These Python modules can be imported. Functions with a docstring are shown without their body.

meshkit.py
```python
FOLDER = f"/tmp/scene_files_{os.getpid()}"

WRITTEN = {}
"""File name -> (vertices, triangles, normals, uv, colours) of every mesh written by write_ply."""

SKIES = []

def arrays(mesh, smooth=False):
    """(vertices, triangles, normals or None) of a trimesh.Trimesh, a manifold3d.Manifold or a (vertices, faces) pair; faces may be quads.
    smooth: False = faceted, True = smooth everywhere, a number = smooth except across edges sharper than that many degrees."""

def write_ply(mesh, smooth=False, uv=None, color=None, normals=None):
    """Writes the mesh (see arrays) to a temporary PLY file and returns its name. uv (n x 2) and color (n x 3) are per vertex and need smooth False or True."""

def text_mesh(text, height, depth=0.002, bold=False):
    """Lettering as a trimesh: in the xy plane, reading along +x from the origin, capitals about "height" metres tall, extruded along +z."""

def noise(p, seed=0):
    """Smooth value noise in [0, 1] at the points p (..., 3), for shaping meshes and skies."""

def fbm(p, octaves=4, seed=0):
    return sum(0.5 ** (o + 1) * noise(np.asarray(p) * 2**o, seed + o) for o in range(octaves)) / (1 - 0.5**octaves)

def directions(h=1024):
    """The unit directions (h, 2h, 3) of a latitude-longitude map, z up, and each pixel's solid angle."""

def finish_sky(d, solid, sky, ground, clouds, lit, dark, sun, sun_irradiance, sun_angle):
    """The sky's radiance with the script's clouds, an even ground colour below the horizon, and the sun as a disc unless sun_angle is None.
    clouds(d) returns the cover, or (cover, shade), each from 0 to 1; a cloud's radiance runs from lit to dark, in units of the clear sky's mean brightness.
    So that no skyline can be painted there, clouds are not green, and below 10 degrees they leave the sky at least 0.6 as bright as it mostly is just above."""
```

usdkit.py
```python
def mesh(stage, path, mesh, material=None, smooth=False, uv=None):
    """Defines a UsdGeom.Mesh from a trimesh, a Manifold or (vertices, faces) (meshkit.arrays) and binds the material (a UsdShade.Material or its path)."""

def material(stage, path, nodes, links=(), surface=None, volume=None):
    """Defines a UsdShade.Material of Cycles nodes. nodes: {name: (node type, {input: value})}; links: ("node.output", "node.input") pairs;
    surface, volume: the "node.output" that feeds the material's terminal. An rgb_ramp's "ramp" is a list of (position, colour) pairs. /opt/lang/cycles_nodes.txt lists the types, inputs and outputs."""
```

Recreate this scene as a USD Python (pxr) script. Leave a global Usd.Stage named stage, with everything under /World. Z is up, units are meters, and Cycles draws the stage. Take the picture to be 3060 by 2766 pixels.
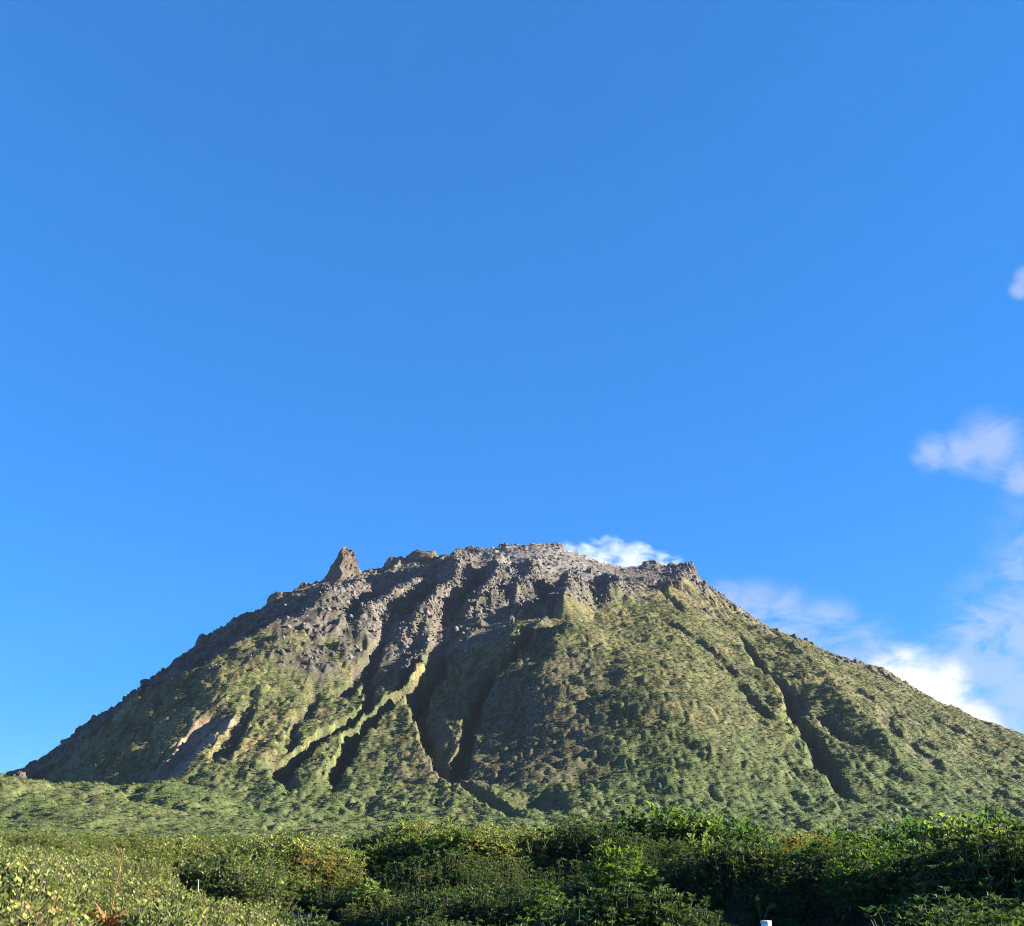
import math, numpy as np, trimesh, usdkit
from pxr import Usd, UsdGeom, UsdLux, UsdShade, Gf, Sdf, Vt

rng = np.random.default_rng(7)
stage = Usd.Stage.CreateInMemory()
UsdGeom.SetStageUpAxis(stage, 'Z'); UsdGeom.SetStageMetersPerUnit(stage, 1.0)
UsdGeom.Xform.Define(stage, '/World'); UsdGeom.Scope.Define(stage, '/World/Looks')

# ------------------------------------------------------------------ camera, sky, sun, exposure
PITCH, EYE = 23.28, 1.6
EXPOSURE = 2.8
SUN_AZ, SUN_EL = math.radians(92.5), math.radians(16)
cam = UsdGeom.Camera.Define(stage, '/World/camera')
cam.CreateHorizontalApertureAttr(36.0); cam.CreateFocalLengthAttr(36.0)
cam.AddTranslateOp().Set((0, 0, EYE)); cam.AddRotateXOp().Set(90 + PITCH)
cam.CreateClippingRangeAttr((0.05, 60000)); cam.CreateExposureAttr(EXPOSURE)

sp, cp = math.sin(math.radians(PITCH)), math.cos(math.radians(PITCH))
def ae(u, v):
    """pixel of the photograph -> (X/Y, (Z-EYE)/Y) of its view ray"""
    x, y = (np.asarray(u, float) - 1530) / 3060, (1383 - np.asarray(v, float)) / 3060
    dy = cp - y * sp
    return x / dy, (sp + y * cp) / dy
def ray(u, v):
    a, e = ae(u, v); d = np.array([a, 1.0, e]); return d / np.linalg.norm(d)
def at(u, v, Y):
    a, e = ae(u, v); return np.array([a * Y, Y, EYE + e * Y])

def sky_material():
    n = {'co': ('texture_coordinate', {}),
         's': ('sky_texture', dict(sky_type='single_scattering', sun_disc=False, sun_elevation=SUN_EL, sun_rotation=SUN_AZ,
                                   altitude=1200, air_density=0.6, aerosol_density=0.0, ozone_density=8.0)),
         'k': ('mix', dict(mix_type='multiply', fac=1.0, color2=(0.1, 0.1, 0.1))),
         'g': ('gamma', dict(gamma=0.498)),
         'h': ('hsv', dict(hue=0.5, saturation=1.40, value=1.0, fac=1.0)),
         'm': ('mix', dict(mix_type='multiply', fac=1.0, color2=tuple(10 * 1.923 / 2**EXPOSURE * c for c in (1.12, 0.872, 1.01)))),
         'ad': ('mix', dict(mix_type='add', fac=1.0, color2=tuple(10 / 2**EXPOSURE * c for c in (0.017, 0.006, 0.012)))),
         'b': ('background_shader', dict(strength=0.1))}
    l = [('s.color', 'k.color1'), ('k.color', 'g.color'), ('g.color', 'h.color'), ('h.color', 'm.color1'), ('m.color', 'ad.color1')]
    # clouds: soft puffs about directions of the sky, broken up by noise
    n['st'] = ('mapping', dict(rotation=(0.0, 0.5, 0.0), scale=(1.0, 1.0, 1.9))); l.append(('co.generated', 'st.vector'))
    n['n1'] = ('noise_texture', dict(scale=17.0, detail=9, roughness=0.62, distortion=0.5))
    n['n2'] = ('noise_texture', dict(scale=7.0, detail=5, roughness=0.6))
    l += [('st.vector', 'n1.vector'), ('co.generated', 'n2.vector')]
    def layer(tag, blobs, amp, lo, hi):
        prev = None
        for i, (u, v, r) in enumerate(blobs):
            q = f'{tag}{i}'
            n[q + 'd'] = ('vector_math', dict(math_type='distance', vector2=tuple(ray(u, v))))
            n[q + 'r'] = ('map_range', dict(range_type='linear', from_min=0.0, from_max=r / 3060 * 0.95, to_min=1.0, to_max=0.0, clamp=True))
            l.extend([('co.generated', q + 'd.vector1'), (q + 'd.value', q + 'r.value')])
            if prev:
                n[q + 'x'] = ('math', dict(math_type='smoothmax', value3=0.08))
                l.extend([(prev, q + 'x.value1'), (q + 'r.result', q + 'x.value2')]); prev = q + 'x.value'
            else:
                prev = q + 'r.result'
        n[tag + 'a'] = ('math', dict(math_type='multiply_add', value2=amp, value3=1 - 0.5 * amp, use_clamp=False))
        n[tag + 's'] = ('math', dict(math_type='multiply'))
        n[tag + 'o'] = ('map_range', dict(range_type='smoothstep', from_min=lo, from_max=hi, to_min=0.0, to_max=1.0, clamp=True))
        l.extend([('n1.fac', tag + 'a.value1'), (tag + 'a.value', tag + 's.value1'), (prev, tag + 's.value2'), (tag + 's.value', tag + 'o.value')])
        return tag + 'o.result'
    W = 10 / 2**EXPOSURE
    wisp = layer('w', [(2965, 1330, 140), (2880, 1350, 95), (2790, 1350, 80), (3060, 1420, 90), (3085, 838, 62), (3050, 865, 40), (2170, 1790, 90), (2250, 1840, 150), (2330, 1880, 170), (2480, 1900, 150), (2600, 1960, 150),
                       (2430, 1910, 160), (2520, 1960, 150), (2950, 1900, 200), (3050, 1880, 260), (2900, 2010, 220), (3040, 2060, 230), (3050, 1715, 90),
                       (2980, 2130, 200), (3350, 1700, 420), (3500, 2000, 480), (3400, 1250, 260)], 4.2, 0.04, 1.0)
    puff = layer('p', [(2720, 2030, 135), (2780, 2080, 150), (2650, 2010, 85), (2810, 2050, 120), (2900, 2170, 110), (2690, 2060, 130), (2760, 2110, 130), (3520, 2020, 260)], 1.9, 0.10, 0.85)
    n['wf'] = ('math', dict(math_type='multiply', value2=0.52)); l.append((wisp, 'wf.value1'))
    n['c1'] = ('mix', dict(mix_type='mix', color2=(0.66 * W, 0.74 * W, 1.0 * W)))
    n['c2'] = ('mix', dict(mix_type='mix', color2=(1.25 * W, 1.22 * W, 1.2 * W)))
    l += [('ad.color', 'c1.color1'), ('wf.value', 'c1.fac'), ('c1.color', 'c2.color1'), (puff, 'c2.fac'), ('c2.color', 'b.color')]
    return usdkit.material(stage, '/World/Looks/sky', n, l, surface='b.background')
dome = UsdLux.DomeLight.Define(stage, '/World/sky')
UsdShade.MaterialBindingAPI.Apply(dome.GetPrim()).Bind(sky_material())
sun = UsdLux.DistantLight.Define(stage, '/World/sun')
sun.CreateNormalizeAttr(True); sun.CreateIntensityAttr(1.25); sun.CreateAngleAttr(0.53); sun.CreateColorAttr((1.0, 0.9, 0.74))
SUN = Gf.Vec3d(math.sin(SUN_AZ) * math.cos(SUN_EL), math.cos(SUN_AZ) * math.cos(SUN_EL), math.sin(SUN_EL))
sun.AddTransformOp().Set(Gf.Matrix4d(Gf.Rotation(Gf.Vec3d(0, 0, 1), SUN), Gf.Vec3d(0)))

# ------------------------------------------------------------------ helpers
used = {}
def numbered(name):
    k = used.get(name, 0); used[name] = k + 1
    return name if k == 0 else f'{name}_{k:03d}'
def tag(prim, label=None, cat=None, group=None, kind=None):
    for k, v in (('label', label), ('category', cat), ('group', group), ('kind', kind)):
        if v: prim.SetCustomDataByKey(k, v)
    return prim
def obj(name, mesh, mat, parent=None, smooth=True, primvar=None):
    base = (str(parent.GetPath()) if parent else '/World')
    key = base + '/' + name
    k = used.get(key, 0); used[key] = k + 1
    path = key if k == 0 else f'{key}_{k:03d}'
    m = usdkit.mesh(stage, path, mesh, mat, smooth=smooth)
    if primvar is not None:
        UsdGeom.PrimvarsAPI(m).CreatePrimvar('albedo', Sdf.ValueTypeNames.Color3fArray, 'vertex').Set(Vt.Vec3fArray.FromNumpy(np.asarray(primvar, np.float32)))
    return m.GetPrim()

def vnoise(x, y, seed=0):
    """smooth 2-D value noise in 0..1"""
    xi, yi = np.floor(x).astype(np.int64), np.floor(y).astype(np.int64)
    tx, ty = (x - xi), (y - yi)
    tx, ty = tx * tx * (3 - 2 * tx), ty * ty * (3 - 2 * ty)
    def h(i, j):
        n = (i * 374761393 + j * 668265263 + seed * 144665 + 12345) & 0xFFFFFFFF
        n = ((n ^ (n >> 13)) * 1274126177) & 0xFFFFFFFF
        return ((n ^ (n >> 16)) & 0xFFFFFF) / 16777215.0
    a = h(xi, yi); b = h(xi + 1, yi); c = h(xi, yi + 1); d = h(xi + 1, yi + 1)
    return (a + (b - a) * tx) + ((c + (d - c) * tx) - (a + (b - a) * tx)) * ty
def rot(x, y, t): return x * math.cos(t) - y * math.sin(t), x * math.sin(t) + y * math.cos(t)
def fbm(x, y, seed=0, octv=3):
    s, amp, tot = 0, 1.0, 0
    for o in range(octv):
        rx, ry = rot(x, y, 0.7 * o + 0.4)
        s = s + amp * vnoise(rx * 2**o, ry * 2**o, seed + o * 17); tot += amp; amp *= 0.5
    return s / tot
def billow(x, y, seed=0): return np.abs(2 * vnoise(x, y, seed) - 1)
def smax(a, b, k):
    h = np.clip(0.5 + 0.5 * (a - b) / k, 0, 1)
    return b + (a - b) * h + k * h * (1 - h)
def sstep(x, lo, hi):
    t = np.clip((x - lo) / (hi - lo), 0, 1); return t * t * (3 - 2 * t)
def grid_faces(nr, nc):
    i = np.arange(nr * nc).reshape(nr, nc)
    q = np.stack([i[:-1, :-1], i[:-1, 1:], i[1:, 1:], i[1:, :-1]], -1).reshape(-1, 4)
    return np.vstack([q[:, [0, 1, 2]], q[:, [0, 2, 3]]])

# ------------------------------------------------------------------ the mountain
SKYLINE = np.array([(-900, 2560), (-500, 2460), (-150, 2375), (60, 2318), (95, 2304), (240, 2205), (260, 2180), (300, 2166), (400, 2090), (480, 2030), (540, 1985), (585, 1950),
    (598, 1920), (640, 1908), (672, 1902), (690, 1872), (730, 1862), (775, 1852), (810, 1825), (830, 1800), (860, 1798), (885, 1775), (925, 1762), (960, 1752),
    (1095, 1730), (1140, 1722), (1160, 1700), (1190, 1686), (1225, 1690), (1270, 1684), (1335, 1682), (1350, 1672), (1400, 1660), (1450, 1652), (1500, 1650), (1512, 1640), (1555, 1641),
    (1600, 1634), (1665, 1636), (1690, 1655), (1750, 1668), (1800, 1692), (1850, 1704), (1900, 1712), (1940, 1700), (2000, 1704), (2040, 1708), (2070, 1712), (2085, 1735), (2125, 1772), (2200, 1822),
    (2250, 1862), (2300, 1892), (2400, 1932), (2500, 1970), (2600, 2008), (2640, 2012), (2700, 2055), (2800, 2112), (2900, 2156), (3000, 2195), (3060, 2212), (3300, 2300), (3700, 2420), (4200, 2520)], float)
sk_a, sk_e = ae(SKYLINE[:, 0], SKYLINE[:, 1])
def cone(X, Y):
    x0, x1, y0 = -95.0, 150.0, 900.0
    dx = X - np.clip(X, x0, x1); dy = Y - y0
    d = np.sqrt(dx * dx + dy * dy)
    ang = np.arctan2(dx, -dy + 1e-9)                      # 0 towards the camera, + to the right
    s = 0.56 + 0.17 * sstep(-ang, 0.05, 1.0) - 0.05 * np.clip(ang, 0, 1.6)
    z = 292 - s * (np.sqrt(d * d + 45**2) - 45)
    plain = 2.9 + np.clip(Y - 30, 0, 500) * 0.046
    z = smax(z, plain, 3 + 22 * sstep(Y, 200, 420))
    # green shoulder in front of the mountain's left foot
    hill = 38 - 0.19 * np.abs(Y - 300) - np.clip(X + 160, -200, 400) * 0.13
    return smax(z, hill, 14), d, ang
aa = np.concatenate([np.linspace(-2.6, -0.62, 45)[:-1], np.linspace(-0.62, 0.62, 1180), np.linspace(0.62, 2.6, 45)[1:]])
YY = np.concatenate([np.linspace(62, 240, 90)[:-1], np.linspace(240, 960, 760), np.linspace(960, 1500, 40)[1:]])
Yf = np.linspace(62, 1200, 1500)
e_sky = np.interp(aa, sk_a, sk_e)
ker = np.exp(-0.5 * (np.arange(-60, 61) / 26.0) ** 2); ker /= ker.sum()
uni = np.linspace(-0.8, 0.8, 1600)
e_uni = np.convolve(np.pad(np.interp(uni, sk_a, sk_e), 60, mode='edge'), ker, 'valid')
e_smooth = np.where(np.abs(aa) < 0.78, np.interp(aa, uni, e_uni), e_sky)
zc = cone(aa[:, None] * Yf[None], Yf[None])[0]
far = Yf > 420
ec = (zc - EYE) / Yf; ec_far = np.where(far[None], ec, -9)
ks = (e_smooth * Yf[ec_far.argmax(1)]) / (zc[np.arange(len(aa)), ec_far.argmax(1)] - EYE)
ks = np.clip(ks, 0.5, 1.6)
def scale_of(a, Y):
    return 1 + (np.interp(a, aa, ks) - 1) * sstep(Y, 200, 480)
def base(a, Y):
    z, d, ang = cone(a * Y, Y)
    return EYE + (z - EYE) * scale_of(a, Y), d, ang
eb = (base(aa[:, None], Yf[None])[0] - EYE) / Yf           # column by column, as seen from the car park
eb_mono = np.maximum.accumulate(eb, 1)
Yridge = Yf[np.where(far[None], eb, -9).argmax(1)]
def on_mountain(u, v):
    a, e = ae(u, v); k = int(np.clip(np.searchsorted(aa, a), 0, len(aa) - 1))
    row = eb_mono[k]; j = int(np.searchsorted(row, e))
    j = min(max(j, int(np.searchsorted(Yf, 265.0))), len(Yf) - 1)
    j = min(j, int(np.searchsorted(Yf, Yridge[k])))
    return np.array([a * Yf[j], Yf[j]])

A, Y = np.meshgrid(aa, YY); X = A * Y
Z, D, ANG = base(A, Y)
print('mountain grid', X.shape, 'ridge Y', Yridge[[200, 600, 1000]])
# detail of the skyline itself, confined to the crest
Z += (e_sky - e_smooth)[None] * Y * np.exp(-((Y - Yridge[None]) / 26) ** 2)

wx = X + 9 * (fbm(X / 22, Y / 22, 3) - 0.5) + 3.0 * (vnoise(X / 5, Y / 5, 5) - 0.5)
wy = Y + 9 * (fbm(X / 22, Y / 22, 9) - 0.5) + 3.0 * (vnoise(X / 5, Y / 5, 6) - 0.5)
def line_field(pix, half, power=1.3, taper=0.12):
    """0..1 profile around a line given by its pixels, laid on the mountain's surface"""
    P = np.array([on_mountain(u, v) for u, v in pix]); seg = np.linalg.norm(np.diff(P, axis=0), axis=1); L = np.r_[0, np.cumsum(seg)]
    out = np.zeros_like(X); m = half * 1.2 + 8
    for k in range(len(P) - 1):
        p, q = P[k], P[k + 1]
        lo, hi = np.minimum(p, q) - m, np.maximum(p, q) + m
        idx = np.nonzero((X > lo[0]) & (X < hi[0]) & (Y > lo[1]) & (Y < hi[1]))
        if not len(idx[0]): continue
        dx, dy = wx[idx] - p[0], wy[idx] - p[1]
        t = np.clip((dx * (q[0] - p[0]) + dy * (q[1] - p[1])) / max(seg[k] ** 2, 1e-6), 0, 1)
        dist = np.hypot(dx - t * (q[0] - p[0]), dy - t * (q[1] - p[1]))
        f = np.clip(1 - dist / half, 0, 1) ** power
        s = (L[k] + t * seg[k]) / L[-1]
        f *= np.clip(s / taper, 0.25, 1) * np.clip((1 - s) / taper, 0.25, 1)
        out[idx] = np.maximum(out[idx], f)
    return out

RIDGES = [  # pixels, height, half width
    ([(1075, 1775), (1040, 1830), (990, 1880), (950, 1935)], 8, 17), ([(1250, 1775), (1200, 1830), (1140, 1890), (1085, 1960)], 9, 19),
    ([(1370, 1690), (1365, 1750), (1360, 1810), (1300, 1870), (1240, 1920), (1180, 1960)], 10, 18), ([(1500, 1705), (1490, 1780), (1450, 1850), (1395, 1890)], 9, 17),
    ([(1600, 1700), (1590, 1780), (1540, 1850)], 7, 16),
    ([(1725, 1800), (1695, 1850), (1680, 1900)], 11, 15), ([(1800, 1775), (1860, 1805), (1840, 1850)], 8, 15), ([(2070, 1730), (2030, 1760), (2000, 1790)], 6, 12),
    ([(1310, 1950), (1270, 2000), (1215, 2070), (1150, 2125)], 6, 13), ([(1570, 1900), (1500, 1985), (1420, 2045), (1350, 2110), (1362, 2180), (1395, 2230)], 5, 13),
    ([(1640, 1925), (1560, 2020), (1470, 2085)], 4, 15),
    ([(1900, 1810), (1965, 1950), (2010, 2120), (2030, 2300)], 6, 120), ([(1720, 1950), (1640, 2060), (1600, 2150)], 7, 30),
    ([(2330, 1930), (2500, 2100), (2620, 2260), (2720, 2380)], 10, 60), ([(860, 1990), (700, 2120), (560, 2220)], 5, 40), ([(230, 2268), (420, 2185), (600, 2095), (760, 2010), (900, 1950), (1000, 1870)], 19, 60)]
GULLIES = [
    ([(1340, 1930), (1315, 1995), (1240, 2055), (1180, 2100), (1120, 2150), (1075, 2200), (1035, 2260), (1003, 2300), (1000, 2360)], 8.5, 9),
    ([(1170, 1930), (1128, 1979), (1092, 2086), (1085, 2126), (1012, 2184), (895, 2263), (851, 2287), (835, 2326), (862, 2375)], 7, 8),
    ([(1270, 1978), (1195, 2055), (1150, 2090)], 6, 7), ([(1300, 2000), (1240, 2085), (1280, 2150), (1300, 2215), (1322, 2250), (1345, 2322), (1419, 2368), (1495, 2429), (1533, 2476)], 6, 9),
    ([(1587, 1925), (1560, 1975), (1480, 2037), (1436, 2108), (1400, 2210), (1380, 2300)], 7, 8), ([(1600, 2000), (1530, 2150), (1530, 2380)], 2, 80),
    ([(2208, 1928), (2277, 2034), (2345, 2080), (2368, 2186), (2429, 2277), (2490, 2353), (2550, 2420)], 6, 8), ([(2365, 2095), (2385, 2180)], 3, 14), ([(2227, 2079), (2258, 2146), (2300, 2210)], 4, 9),
    ([(2445, 2190), (2500, 2245), (2530, 2280)], 4, 10), ([(1960, 1880), (2040, 1920), (2150, 1990), (2200, 2050)], 3, 10), ([(2640, 2150), (2680, 2240), (2790, 2350)], 2.5, 9),
    ([(1990, 1790), (2040, 1840), (2080, 1860)], 5, 8), ([(2070, 1790), (2160, 1830), (2260, 1885)], 7, 9), ([(660, 2165), (560, 2250), (455, 2365)], 4, 14),
    ([(760, 2130), (700, 2200), (640, 2290)], 3, 9), ([(1127, 1981), (1075, 2030), (1020, 2088)], 3.5, 7), ([(960, 2080), (900, 2170), (850, 2250)], 2.5, 7), ([(1700, 1830), (1650, 1870)], 6, 12), ([(1380, 1830), (1330, 1890)], 6, 12), ([(1130, 1780), (1090, 1850), (1040, 1930)], 5, 14),
    ([(1310, 1750), (1260, 1830), (1200, 1900)], 6, 14), ([(1440, 1720), (1430, 1800), (1390, 1850)], 6, 13), ([(1690, 1900), (1590, 2010)], 5, 14)]
PITS = [(2548, 2111, 9, 8), (2660, 2151, 14, 11), (2472, 2102, 9, 7), (2624, 2084, 9, 7), (2687, 2240, 12, 8), (2785, 2155, 10, 7), (2720, 2095, 8, 6), (2240, 2100, 12, 7),
        (1640, 1870, 13, 9), (1850, 1735, 7, 5), (1960, 1722, 7, 5), (2040, 1770, 8, 7), (190, 2440, 5, 5), (215, 2475, 4, 4), (300, 2470, 5, 5), (850, 2290, 8, 6), (1620, 2410, 12, 8), (1720, 2330, 8, 3)]
crag = np.zeros_like(X); hollow = np.zeros_like(X)
for i, (pix, h, w) in enumerate(RIDGES):
    f = line_field(pix, w, 1.1 if w < 40 else 1.6); Z += h * (1.55 if i < 7 else 1.0) * f
    if i < 8: crag = np.maximum(crag, f)
for pix, h, w in GULLIES:
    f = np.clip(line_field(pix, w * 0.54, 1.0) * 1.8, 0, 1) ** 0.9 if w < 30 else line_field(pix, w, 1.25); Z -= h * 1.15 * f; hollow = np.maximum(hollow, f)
scar = line_field([(668, 2160), (560, 2250), (455, 2365)], 10, 0.6)
for u, v, r, h in PITS:
    p = on_mountain(u, v); q = (wx - p[0]) ** 2 + (wy - p[1]) ** 2
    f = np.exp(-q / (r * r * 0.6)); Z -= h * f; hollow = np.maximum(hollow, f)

# the face between the main ravine and the spur to its right tilts towards the ravine
def line_x(pix):
    P = np.array([on_mountain(u, v) for u, v in pix]); o = np.argsort(P[:, 1]); return np.interp(Y, P[o, 1], P[o, 0])
XL = line_x([(1290, 1990), (1240, 2085), (1280, 2150), (1322, 2250), (1345, 2322), (1419, 2368), (1495, 2429), (1533, 2476)])
XR = line_x([(1640, 1960), (1760, 2010), (1850, 2100), (1900, 2200), (1925, 2300), (1940, 2440)])
tq = (X + 0.6 * (wx - X) - XL) / np.maximum(XR - XL, 20.0)
tilt = np.where(tq < 0, -9 * (1 - sstep(-(tq * np.maximum(XR - XL, 20.0)), 0, 5)), np.where(tq < 1, -9 + 21 * tq, 12 * np.exp(-((tq - 1) / 0.75) ** 2)))
Z += tilt * sstep(Y, 385, 470) * (1 - sstep(Y, 545, 640))
# zones: bare rock above, scrub below
Ecur = (Z - EYE) / Y
ROCKLINE = np.array([(-200, 2300), (100, 2318), (336, 2198), (560, 2092), (760, 2035), (900, 2010), (1000, 2020), (1150, 2020), (1300, 2010), (1420, 1985), (1560, 1905), (1700, 1900), (1850, 1820), (1960, 1790), (2100, 1800), (2250, 1870), (2400, 1925), (3300, 2270)], float)
ra, re = ae(ROCKLINE[:, 0], ROCKLINE[:, 1])
Emono = np.maximum.accumulate((base(A, Y)[0] - EYE) / Y, 0)
rock = sstep(Emono - np.interp(aa, ra, re)[None] + 0.05 * (fbm(X / 30, Y / 30, 41) - 0.5) + 0.03 * (fbm(X / 7, Y / 7, 43) - 0.5), -0.006, 0.012)
rock = np.where(Y > 300, rock, 0)
ash_line = np.array([(1380, 1500), (1440, 1700), (1500, 1745), (1600, 1770), (1800, 1800), (1950, 1720), (2100, 1500)], float)
sa, se = ae(ash_line[:, 0], ash_line[:, 1])
ash = sstep(Emono - np.interp(aa, sa, se, left=1, right=1)[None] + 0.05 * (fbm(X / 18, Y / 18, 47) - 0.5), -0.012, 0.03)
ash *= rock * np.where((A > sa[0]) & (A < sa[-1]), 1, 0)
up = sstep(Y, 230, 420)
# radial ribs and lumps
rib = ANG * 330 + 6 * fbm(X / 40, Y / 40, 51)
Z += up * (1 - ash) * (3.8 * (1 - billow(rib / 42, D / 190, 61)) + 2.7 * (1 - billow(rib / 17, D / 80, 63)) + 1.2 * (1 - billow(rib / 7, D / 30, 64)) - 3)
# vegetation mounds
fx, fy = X + 3 * (vnoise(X / 9, Y / 9, 71) - 0.5), Y + 3 * (vnoise(X / 9, Y / 9, 72) - 0.5)
veg = (0.45 + 0.55 * sstep(A, -0.10, 0.02) + 0.0 * Y) * (2.7 * billow(fx / 21, fy / 12, 81)) + 1.6 * billow(fx / 8, fy / 5.5, 82) + 1.2 * billow(fx / 3.7, fy / 2.9, 83) + 0.9 * vnoise(X / 1.6, Y / 1.6, 84)
nearer = (sstep(Y, 75, 260) * 0.9 + 0.1) * (1 - 0.12 * (1 - sstep(Y, 300, 380)))
hz_ = sstep(Y, 110, 200) * (1 - sstep(Y, 330, 400)) * (1 - sstep(A, -0.2, 0.05))
Z += hz_ * (7.0 * (fbm(X / 38, Y / 46, 301) - 0.5) - 2.6 * (1 - billow((X + 0.5 * Y) / 30, (Y - 0.5 * X) / 90, 303)) ** 2)
Z += (1 - rock) * (veg - 2.4 * sstep(Y, 300, 420)) * nearer
# crags
rr = (1 - billow(fx / 19, fy / 26, 91)) ** 1.2 * 3.6 + (1 - billow(fx / 8, fy / 11, 92)) ** 1.1 * 3.6 + (1 - billow(fx / 3.4, fy / 4.4, 93)) * 2.2 + 0.9 * vnoise(X / 1.6, Y / 1.6, 94)
ramp = 0.22 + 1.0 * np.maximum(crag, sstep(fbm(X / 45, Y / 45, 96), 0.42, 0.62))
Z += rock * (1 - 0.72 * ash) * (rr - 4.0) * np.clip(ramp, 0, 1.1)
Z += ash * (1.6 * (1 - billow(rib / 7, D / 26, 97)) + 1.5 * (1 - billow(fx / 5, fy / 5, 98)) + 0.9 * vnoise(X / 1.7, Y / 1.7, 99))

def mixc(c, d, t): return np.asarray(c) * (1 - t[..., None]) + np.asarray(d) * t[..., None]
n1 = fbm(X / 60, Y / 60, 101); n2 = fbm(X / 14, Y / 14, 102, 4); n3 = vnoise(X / 3.1, Y / 3.1, 103)
col = mixc((0.066, 0.076, 0.030), (0.145, 0.125, 0.056), sstep(0.5 * n1 + 0.5 * n2, 0.36, 0.66))
col = mixc(col, (0.030, 0.048, 0.018), sstep(n3 + 0.25 * (n2 - 0.5), 0.62, 0.92) * 0.75)
col = mixc(col, (0.16, 0.20, 0.055), sstep(vnoise(X / 2.2, Y / 2.2, 105) * 0.7 + 0.3 * vnoise(X / 25, Y / 25, 106), 0.68, 0.86) * 0.7)
col = mixc(col, (0.15, 0.105, 0.05), sstep(fbm(X / 11, Y / 11, 107), 0.64, 0.8) * 0.6)
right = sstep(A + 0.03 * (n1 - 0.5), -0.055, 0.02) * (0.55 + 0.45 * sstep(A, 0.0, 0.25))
col = mixc(col, (0.052, 0.070, 0.026), right * 0.42 * sstep(n1, 0.3, 0.6) * sstep(0.27 - Emono, 0, 0.06))  # darker green of the right flank; over the centre it paints in shade
low = 1 - sstep(Emono, 0.07, 0.15)
col = mixc(col, (0.05, 0.085, 0.025), low * 0.7)
rk = mixc((0.048, 0.043, 0.039), (0.115, 0.101, 0.087), sstep(0.6 * fbm(X / 12, Y / 12, 111) + 0.4 * n3, 0.35, 0.68))
rk = mixc(rk, (0.115, 0.082, 0.062), sstep(fbm(X / 22, Y / 22, 112), 0.56, 0.72) * 0.5)
rk = mixc(rk, (0.085, 0.095, 0.045), sstep(fbm(X / 9, Y / 9, 113), 0.5, 0.66) * (1 - ash) * sstep(0.30 - Emono, 0, 0.05) * 0.8 * sstep(A, -0.22, -0.08))
rk = rk * (1 - 0.35 * (1 - sstep(A, -0.26, -0.1)))[..., None]  # rock toned darker towards the left: the flank's shade put into the colour
rk = mixc(rk, (0.17, 0.162, 0.15), ash * (0.35 + 0.65 * sstep(n2 + 0.4 * (n3 - 0.5), 0.3, 0.65)))
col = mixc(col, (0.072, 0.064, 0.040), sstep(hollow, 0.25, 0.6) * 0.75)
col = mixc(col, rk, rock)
col = mixc(col, (0.24, 0.165, 0.12), sstep(scar, 0.1, 0.5) * sstep(n2 + 0.3 * n3, 0.3, 0.6) * 0.85)

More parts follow.
